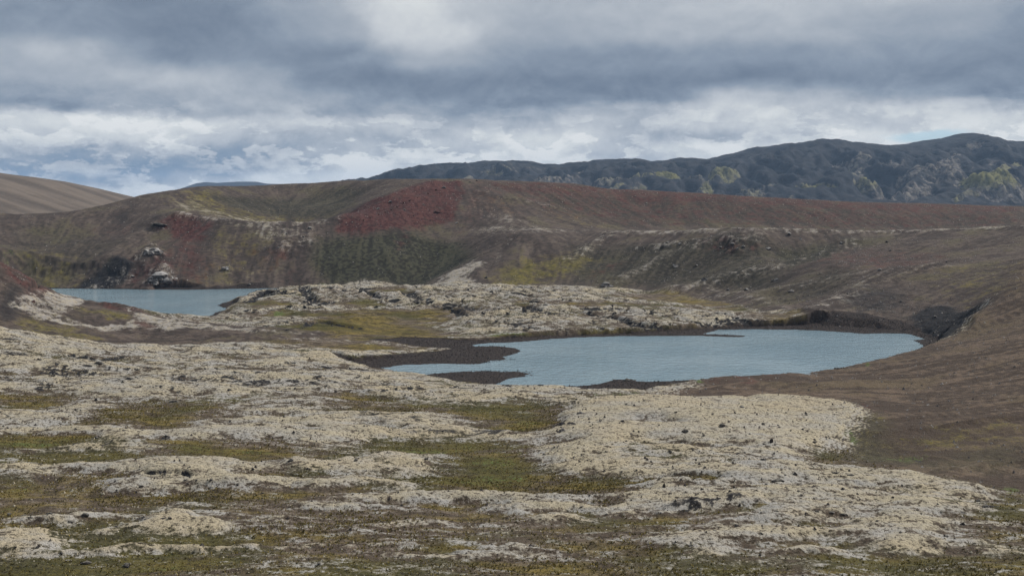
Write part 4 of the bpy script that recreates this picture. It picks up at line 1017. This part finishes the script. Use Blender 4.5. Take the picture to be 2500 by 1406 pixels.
def crag_mesh(seed):
    """one outcrop: angular blocks grown together, highest in the middle"""
    rng = np.random.default_rng(seed + 500); bm = bmesh.new()
    for k in range(13):
        t = rock_mesh('block', int(rng.integers(9999)), .3, 9, 2)
        a = rng.uniform(0, 6.28); rr = math.sqrt(rng.random()) * .8 if k else 0
        sc = (.42 - .2 * rr) * rng.uniform(.75, 1.3)
        n0 = len(bm.verts); bm.from_mesh(t); bm.verts.ensure_lookup_table(); bpy.data.meshes.remove(t)
        th = rng.uniform(-.6, .6)
        for v in bm.verts[n0:]:
            X_, Y_, Z_ = v.co.x * sc * 1.25, v.co.y * sc, v.co.z * sc * 1.2
            v.co = (X_ * math.cos(th) - Y_ * math.sin(th) + math.cos(a) * rr, X_ * math.sin(th) + Y_ * math.cos(th) + math.sin(a) * rr * .7, Z_ + (.45 - .5 * rr) * 1.0)
    V = np.array([v.co[:] for v in bm.verts]); f = 1 / np.abs(V[:, 0]).max()
    for v in bm.verts: v.co = (v.co.x * f, v.co.y * f, v.co.z * f)
    me = bpy.data.meshes.new('crag_rock'); bm.to_mesh(me); bm.free()
    return me
MESHES = {}
def rmesh(kind, i, mat):
    key = (kind, i, mat.name)
    if key not in MESHES:
        rough, cuts = {'boulder': (.22, 9), 'jag': (.75, 5), 'slab': (.4, 7), 'spire': (.6, 6), 'crag': (.34, 8)}[kind]
        me = crag_mesh(i) if kind == 'crag' else rock_mesh(kind + '_rock', i * 13 + len(kind), rough, cuts); me.materials.append(mat)
        MESHES[key] = me
    return MESHES[key]
RNG = random.Random(5)
SHAPE = {'boulder': (1, .9, .75), 'jag': (1, .8, .7), 'slab': (1, .7, .30), 'spire': (.8, .7, 1.25), 'crag': (1, .9, .72)}
def put_rock(name, px, py, w, kind, mat, label, group=None):
    X, Y = hit2(px, py)
    r = max(.3, w / FPX * math.hypot(X, Y) / 2)
    o = bpy.data.objects.new(name, rmesh(kind, RNG.randrange(6), mat)); COL.objects.link(o)
    sx_, sy_, sz_ = SHAPE[kind]
    v = RNG.uniform(.88, 1.12)
    o.scale = (r * sx_, r * sy_ * v, r * sz_ / v)
    o.rotation_euler = (RNG.uniform(-.15, .15), RNG.uniform(-.15, .15), RNG.uniform(-.5, .5) if kind in ('slab', 'crag') else RNG.uniform(0, 6.28))
    sink = -.30 if kind == 'crag' else .12
    o.location = (X, Y + r * .3, ground_z(X, Y + r * .3) + r * sz_ * sink)
    o['label'] = label; o['category'] = 'outcrop' if name == 'rock_outcrop' else 'rock'
    if group: o['group'] = group
    return o
L, G_, CR, RR = M_LAVA, M_GREY, M_CRAG, M_REDR
# rocks that can be told apart
for a in [
    ('rock_outcrop', 1764, 1046, 36, 'crag', L, 'broken dark lava outcrop, widest rock on the pale plateau right of centre'),
    ('lava_rock', 1884, 1083, 15, 'spire', L, 'upright dark lava spike on the upper pale plateau'),
    ('lava_rock', 1989, 1084, 17, 'slab', L, 'dark lava rock at the right edge of the pale plateau above the gully'),
    ('lava_rock', 1941, 1160, 19, 'jag', L, 'pointed dark lava rock on the plateau above the long low ledge'),
    ('rock_outcrop', 1900, 1179, 36, 'slab', L, 'long low dark lava ledge in the right foreground plateau'),
    ('lava_rock', 2037, 1159, 24, 'slab', L, 'flat dark slab on the plateau rim, left of a matching slab'),
    ('lava_rock', 2077, 1164, 26, 'slab', L, 'flat dark slab on the plateau rim, right of a matching slab'),
    ('lava_rock', 1622, 1190, 18, 'spire', L, 'upright dark rock crowning the pale mound at centre right'),
    ('lava_rock', 2388, 1225, 15, 'jag', L, 'dark lava rock at the far right tip of the pale plateau'),
    ('rock_outcrop', 2410, 1243, 30, 'crag', G_, 'grey broken outcrop at the right tip of the pale plateau'),
    ('rock_outcrop', 1417, 1012, 26, 'crag', G_, 'grey crag on the upper left edge of the pale plateau'),
    ('rock_outcrop', 1374, 1055, 32, 'crag', G_, 'grey and dark outcrop at the left corner of the pale plateau'),
    ('lava_rock', 709, 1131, 20, 'jag', L, 'pointed dark lava rock on the long pale lobe left of centre'),
    ('lava_rock', 419, 983, 34, 'slab', L, 'long dark slab lying at the back of a grassy hollow on the left'),
    ('lava_rock', 207, 1267, 19, 'boulder', L, 'rounded dark rock with pale top on the lower left ridge'),
    ('lava_rock', 308, 1386, 22, 'boulder', L, 'dark rock at the bottom edge of the picture on the left'),
    ('lava_rock', 207, 1383, 30, 'slab', L, 'low dark ledge near the bottom left corner'),
    ('lava_rock', 407, 1071, 22, 'jag', L, 'dark rock at the lower lip of the pale lobe on the left'),
    ('lava_rock', 81, 739, 14, 'jag', RR, 'dark rusty rock on the whitish flank of the knoll'),
    ('lava_rock', 238, 730, 14, 'boulder', RR, 'rusty boulder on the knoll crest against the far lake'),
    ('lava_rock', 445, 777, 9, 'boulder', L, 'small dark boulder where the knoll meets the far lake shore'),
    ('rock_outcrop', 1016, 738, 34, 'crag', L, 'dark wall of broken lava at the left of the middle lava field'),
    ('rock_outcrop', 1095, 757, 44, 'crag', L, 'largest dark lava crag in the middle of the lava field'),
    ('rock_outcrop', 1281, 763, 20, 'spire', L, 'dark tilted lava fin on the middle lava field'),
    ('rock_outcrop', 1306, 738, 34, 'crag', L, 'dark broken patch of lava behind the tilted fin'),
    ('rock_outcrop', 660, 719, 50, 'crag', L, 'dark craggy mound on the lava field beside the far lake'),
    ('rock_outcrop', 1531, 931, 28, 'crag', L, 'heap of dark lava rocks on the near shore of the lake'),
    ('rock_outcrop', 388, 694, 84, 'crag', CR, 'white-stained crag at the water on the far shore'),
    ('rock_outcrop', 372, 622, 52, 'crag', CR, 'grey layered crag halfway up the crater hill on the left'),
    ('rock_outcrop', 551, 664, 24, 'crag', CR, 'small light crag low on the crater hill above the gravel beach'),
    ('rock_outcrop', 385, 560, 44, 'slab', L, 'dark ledge below the left red patch of the crater hill'),
    ('boulder', 1083, 461, 14, 'boulder', G_, 'large grey boulder near the top of the red cinder slope'),
    ('boulder', 953, 498, 11, 'boulder', G_, 'grey boulder above the dyke on the red cinder slope'),
    ('boulder', 923, 513, 10, 'boulder', G_, 'grey boulder left of the dyke on the red cinder slope'),
    ('boulder', 1115, 547, 9, 'boulder', G_, 'grey boulder at the right foot of the red cinder slope'),
    ('rock_outcrop', 1066, 521, 22, 'slab', RR, 'short rusty ledge in the right part of the red slope'),
    ('boulder', 2166, 593, 11, 'boulder', L, 'lone dark boulder on the foothill under the pale ridge line'),
    ('boulder', 1649, 654, 15, 'boulder', G_, 'grey boulder on the dark slope left of the foothill ridges'),
    ('rock_outcrop', 1720, 686, 18, 'boulder', G_, 'grey rock knob above the middle lava field edge'),
    ('rock_outcrop', 1895, 687, 24, 'crag', G_, 'grey ribbed rock face on the foothill above the lake'),
    ('rock_outcrop', 1933, 714, 18, 'crag', G_, 'grey rock patch low on the foothill above the lake'),
    ('boulder', 1823, 710, 14, 'boulder', G_, 'grey boulder on the low spur right of the lava field'),
    ('boulder', 1186, 681, 10, 'boulder', L, 'dark boulder on the pale spur below the red hill'),
    ('rock_outcrop', 1480, 702, 46, 'crag', G_, 'grey outcrop at the foot of the hill behind the middle lava field'),
    ('lava_rock', 1811, 995, 13, 'boulder', G_, 'grey rock at the top rim of the pale plateau'),
]: put_rock(*a)
# look-alikes
ONES = ['', 'first', 'second', 'third', 'fourth', 'fifth', 'sixth', 'seventh', 'eighth', 'ninth', 'tenth', 'eleventh', 'twelfth', 'thirteenth', 'fourteenth', 'fifteenth', 'sixteenth', 'seventeenth', 'eighteenth', 'nineteenth']
def nth(n):
    if n < 20: return ONES[n]
    t = {2: ('twentieth', 'twenty-'), 3: ('thirtieth', 'thirty-')}[n // 10]
    return t[0] if n % 10 == 0 else t[1] + ONES[n % 10]
def many(name, pts, kind, mat, label, group):
    pts = sorted(set(pts))
    for k, p in enumerate(pts):
        lb = label + (', leftmost of them' if k == 0 else ', rightmost of them' if k == len(pts) - 1 else ', %s from the left' % nth(k + 1))
        put_rock(name, p[0], p[1], p[2], p[3] if len(p) > 3 else kind, mat, lb, group)
many('lava_rock', [(1672, 1057, 17), (1866, 1088, 9), (1863, 1034, 14, 'slab'), (1794, 1010, 9), (1848, 1014, 8, 'spire'), (1969, 1014, 11), (1720, 1146, 14), (1699, 1130, 9, 'spire'), (1866, 1126, 14), (1636, 1112, 12), (1692, 1104, 11), (1717, 1068, 11),
                   (1917, 1160, 9), (1466, 1030, 10), (1520, 1030, 14), (1673, 1057, 18), (1329, 1113, 14), (1353, 1097, 9), (1529, 1082, 9), (1572, 980, 8), (1610, 1000, 8), (1635, 1113, 12), (1362, 1081, 8), (1650, 1010, 9), (1560, 1060, 8), (1740, 1015, 8), (1920, 1010, 8), (1900, 1040, 8), (1960, 1050, 9), (1800, 1110, 9), (1830, 1060, 7), (1480, 1105, 8), (1590, 1130, 9), (1420, 1120, 7), (1770, 1090, 8)], 'jag', L,
     'small dark lava rock on the upper pale plateau', 'dark rocks on the upper plateau')
many('lava_rock', [(1715, 1197, 12), (1751, 1201, 18, 'slab'), (1782, 1205, 12), (1949, 1202, 10), (1956, 1211, 11), (2059, 1197, 14), (1895, 1251, 17, 'slab'), (1967, 1262, 10, 'spire'), (1994, 1257, 14), (2032, 1261, 24, 'slab'), (2062, 1260, 20, 'slab'), (1798, 1285, 12),
                   (1746, 1296, 17, 'slab'), (2140, 1275, 14), (2352, 1284, 16), (2180, 1220, 10), (2240, 1245, 9), (2100, 1225, 8), (2290, 1230, 10), (2200, 1300, 10), (1860, 1310, 10), (1420, 1245, 16, 'slab'), (1480, 1262, 10), (2120, 1190, 8), (1990, 1300, 12), (2310, 1310, 14)], 'jag', L,
     'small dark lava rock on the lower pale plateau', 'dark rocks on the lower plateau')
many('lava_rock', [(869, 1125, 12), (828, 1125, 9), (173, 1276, 18, 'slab'), (72, 1270, 16, 'slab'), (22, 1259, 12), (59, 1259, 10), (119, 1268, 20, 'slab'), (396, 1271, 20, 'slab'), (414, 1269, 14), (516, 1190, 10), (302, 1052, 8), (234, 1071, 14), (185, 1051, 10), (779, 1384, 10), (463, 1141, 7),
                   (1041, 1128, 14), (868, 1126, 10), (345, 1195, 12), (90, 1340, 12), (150, 1360, 12), (580, 1190, 10), (980, 1235, 10), (640, 1205, 9), (700, 1090, 8)], 'boulder', L,
     'small dark rock on the left foreground ridges', 'dark rocks in the left foreground')
many('lava_rock', [(819, 910, 8), (234, 979, 12), (626, 911, 20, 'slab'), (688, 906, 14, 'slab'), (989, 969, 6), (820, 962, 9), (500, 905, 9), (330, 905, 9), (95, 880, 12), (25, 868, 26, 'slab'), (240, 889, 30, 'slab'), (560, 955, 12), (300, 935, 10), (420, 925, 10), (720, 950, 9), (130, 915, 14), (900, 925, 8), (1010, 985, 8), (640, 940, 14)], 'jag', L,
     'dark lava rock in the left middle-distance moss', 'dark rocks in the left middle distance')
many('lava_rock', [(1140, 772, 14), (1180, 770, 12), (1240, 770, 12), (1380, 762, 14), (1440, 768, 16), (1500, 768, 18), (1580, 769, 14), (1620, 772, 10), (1420, 778, 10), (1540, 792, 16), (1600, 795, 14), (1750, 785, 14), (1800, 780, 12), (1850, 785, 12), (760, 735, 14), (745, 752, 18), (780, 748, 12), (880, 716, 14), (1200, 716, 14), (1250, 716, 10), (930, 740, 9), (810, 798, 10), (700, 808, 10), (840, 712, 14)], 'jag', L,
     'jagged dark rock along the mid-field crevices', 'dark rocks along the crevices')
many('boulder', [(1065, 467, 6), (1045, 474, 5), (1020, 484, 6), (1000, 492, 7), (985, 500, 6), (970, 507, 7), (955, 513, 6), (940, 520, 7), (925, 526, 6), (905, 533, 6), (888, 540, 7)], 'boulder', RR,
     'rusty block of the dyke across the red slope', 'blocks of the slanting dyke')
many('boulder', [(987, 514, 8), (1034, 504, 6), (860, 545, 5), (880, 555, 5), (1010, 530, 5), (1090, 500, 5), (1050, 540, 5), (930, 555, 5), (1075, 480, 5), (900, 510, 5), (428, 540, 6), (459, 570, 5), (480, 555, 5), (445, 560, 5), (962, 437, 5), (1147, 446, 6), (1164, 443, 6)], 'boulder', G_,
     'small grey boulder on the red cinder patches', 'boulders on the red cinder')
many('boulder', [(1342, 504, 6), (1551, 482, 6), (1579, 499, 6), (1769, 485, 5), (756, 561, 11), (324, 678, 12), (608, 697, 10), (740, 580, 8), (700, 575, 8), (1240, 600, 5), (840, 600, 6), (680, 610, 8)], 'boulder', G_,
     'small grey boulder on the brown crater hill', 'boulders on the brown hill')
many('boulder', [(1789, 602, 13), (1816, 607, 13), (1801, 612, 8), (1701, 652, 9), (1778, 710, 10), (1877, 611, 14), (1928, 575, 14), (2174, 614, 8), (2311, 641, 8), (2147, 663, 13), (2055, 598, 12), (2000, 622, 9), (1955, 587, 8), (1836, 663, 7), (1630, 596, 10), (1660, 600, 9), (1760, 608, 9), (2070, 720, 6), (2110, 730, 6), (2150, 740, 6), (2200, 740, 6), (2180, 760, 5), (2284, 778, 9), (2130, 715, 6), (2240, 760, 5)], 'boulder', G_,
     'grey boulder on the brown foothills above the near lake', 'boulders on the foothills')
many('shore_rock', [(1418, 884, 6), (1425, 885, 5), (1432, 884, 6), (1438, 886, 5), (1444, 885, 6), (1451, 886, 6), (1458, 886, 5), (1430, 886, 4)], 'boulder', L,
     'small black rock breaking the water of the near lake', 'rocks in the lake water')
many('shore_rock', [(2040, 902, 8), (2047, 901, 9), (2054, 900, 7), (2060, 899, 6), (1505, 931, 6), (1550, 930, 7), (1560, 934, 6)], 'boulder', L,
     'black rock at the edge of the near lake', 'rocks at the lake edge')
print('rocks', round(time.time() - T0, 1))

# ------------------------------------------------------------------ loose stones: too many to count
def scatter(name, label, weight, n, smin, smax, mat, seed, gate_idx=None):
    rng = np.random.default_rng(seed)
    area = fy * 0 + 1.0                                     # vertices are denser close by: weigh by cell area
    rows = (FI // NC); dyr = np.gradient(YS)[rows]; area = dyr * (fy + FO) * du
    p = np.clip(weight, 0, None) * area; p = p / p.sum()
    k = rng.choice(len(FI), n, p=p)
    cx = fx[k] + rng.uniform(-.4, .4, n); cy = fy[k] + rng.uniform(-.4, .4, n); cz = z[FI][k]
    s_ = smin * (smax / smin) ** (rng.random(n) ** 2.2)
    B = np.array([(1, 0, 0), (0, 1, 0), (-1, 0, 0), (0, -1, 0), (0, 0, 1), (.5, .5, .55), (-.5, -.45, .6)], np.float32)[:5]
    V = np.repeat(B[None], n, 0) * (1 + rng.uniform(-.35, .35, (n, 5, 3)))
    a = rng.uniform(0, 6.28, n); ca, sa = np.cos(a)[:, None], np.sin(a)[:, None]
    vx = V[..., 0] * ca - V[..., 1] * sa; vy = V[..., 0] * sa + V[..., 1] * ca
    V = np.stack([vx + .25 * V[..., 2] * rng.uniform(-1, 1, (n, 1)), vy, V[..., 2] * rng.uniform(.5, 1.1, (n, 1))], -1) * (s_ / 2)[:, None, None]
    V[:, :4, 2] -= (s_ * .12)[:, None]
    V += np.stack([cx, cy, cz], -1)[:, None, :]
    T = np.array([(0, 1, 4), (1, 2, 4), (2, 3, 4), (3, 0, 4)]); T = (T[None] + 5 * np.arange(n)[:, None, None]).reshape(-1, 3)
    tone = np.repeat(np.c_[rng.random(n), rng.random(n), rng.random(n), np.ones(n)][:, None], 5, 1).reshape(-1, 4)
    me = mesh_from(name, V.reshape(-1, 3), T, {'tone': tone}, mat, False)
    link(name, me, label, None, None, 'stuff')
def stone_fn(cA, cB):
    def fn(b, bs, pos):
        t = b.sep(attr(b, 'tone').outputs['Vector'])
        b.put(bs.inputs['Base Color'], b.mixc(t[0], cA, cB))
    return fn
M_ST1 = simple_mat('pale_stones', stone_fn((.085, .072, .065), (.34, .315, .29)))
M_ST2 = simple_mat('dark_stones', stone_fn((.016, .014, .014), (.085, .075, .068)))
clus = sstep(-.1, .5, fbm(fx, fy, 26.0, 3, 901))
vis = sstep(1010, 960, fy)
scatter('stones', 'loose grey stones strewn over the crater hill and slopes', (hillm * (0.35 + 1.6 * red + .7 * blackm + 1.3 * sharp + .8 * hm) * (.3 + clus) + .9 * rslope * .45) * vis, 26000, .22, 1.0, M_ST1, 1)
scatter('lava_rubble', 'dark lava rubble poking through the pale moss', (lava * (pale * (.25 + clus) + 2.5 * rock) + knoll * (1.2 * red + .25 * light)) * (1 - grav) * (.5 + .5 * sstep(420, 300, fy)), 12000, .18, .75, M_ST2, 2)
scatter('shore_pebbles', 'black stones along the lake shores', grav * sstep(-.2, .3, ds) * sstep(60, 20, ds), 13000, .2, .8, M_ST2, 3)
def tufts(name, label, weight, n, smin, smax, mat, seed):
    rng = np.random.default_rng(seed)
    rows = FI // NC; p = np.clip(weight, 0, None) * np.gradient(YS)[rows] * (fy + FO) * du; p /= p.sum()
    k = rng.choice(len(FI), n, p=p)
    c = np.stack([fx[k] + rng.uniform(-.3, .3, n), fy[k] + rng.uniform(-.3, .3, n), z[FI][k] - .02], -1)
    s_ = rng.uniform(smin, smax, n); V = np.zeros((n, 4, 3, 3), np.float32)
    for m_ in range(4):
        a = rng.uniform(0, 6.28, n); w = s_ * .22; ln = s_ * rng.uniform(.25, .6, n); r0 = s_ * .25
        ox, oy = np.cos(a) * r0, np.sin(a) * r0
        V[:, m_, 0] = np.stack([ox - np.sin(a) * w, oy + np.cos(a) * w, 0 * a], -1)
        V[:, m_, 1] = np.stack([ox + np.sin(a) * w, oy - np.cos(a) * w, 0 * a], -1)
        V[:, m_, 2] = np.stack([ox + np.cos(a) * ln, oy + np.sin(a) * ln, s_ * rng.uniform(.5, 1, n)], -1)
    V += c[:, None, None, :]
    tone = np.repeat(np.c_[rng.random(n), rng.random(n), rng.random(n), np.ones(n)][:, None], 12, 1).reshape(-1, 4)
    me = mesh_from(name, V.reshape(-1, 3), np.arange(n * 12).reshape(-1, 3), {'tone': tone}, mat, False)
    link(name, me, label, None, None, 'stuff')
M_GR = simple_mat('dry_olive_grass', stone_fn((.064, .056, .016), (.220, .168, .050)))
M_MC = simple_mat('moss_cushion', stone_fn((.230, .195, .135), (.450, .405, .320)))
lowg = lava * sstep(.5, -.1, Fm) * (1 - grav) * sstep(.2, -.2, -ds)
tufts('grass', 'olive and straw-coloured grass in the hollows', lowg * sstep(420, 260, fy) * (.25 + clus), 42000, .16, .42, M_GR, 21)
scatter('moss_cushions', 'pale moss cushions strewn over the heath', lava * sstep(-.75, -.1, Fm) * sstep(.9, .3, Fm) * (1 - grav) * sstep(420, 240, fy), 13000, .16, .55, M_MC, 22)
print('stones', round(time.time() - T0, 1))

# ------------------------------------------------------------------ air
def build_haze():
    m = bpy.data.materials.new('thin_haze'); m.use_nodes = True
    b = NB(m.node_tree); out = b.new('ShaderNodeOutputMaterial'); v = b.new('ShaderNodeVolumePrincipled')
    v.inputs['Color'].default_value = (.46, .68, 1.0, 1); v.inputs['Density'].default_value = HAZE
    v.inputs['Anisotropy'].default_value = 0.0
    b.l.new(v.outputs[0], out.inputs['Volume'])
    X0, X1, Y0, Y1, Z0, Z1 = -30000, 30000, -400, 16000, -4.0, 420.0
    co = np.array([(a, c, e) for e in (Z0, Z1) for c in (Y0, Y1) for a in (X0, X1)], np.float32)
    q = np.array([(0, 2, 3, 1), (4, 5, 7, 6), (0, 1, 5, 4), (2, 6, 7, 3), (0, 4, 6, 2), (1, 3, 7, 5)])
    me = mesh_from('haze', co, q, None, m, False)
    link('haze', me, 'thin bluish haze over the far mountains', None, None, 'stuff')
HAZE = 4.4e-5
build_haze()

print('done', round(time.time() - T0, 1))
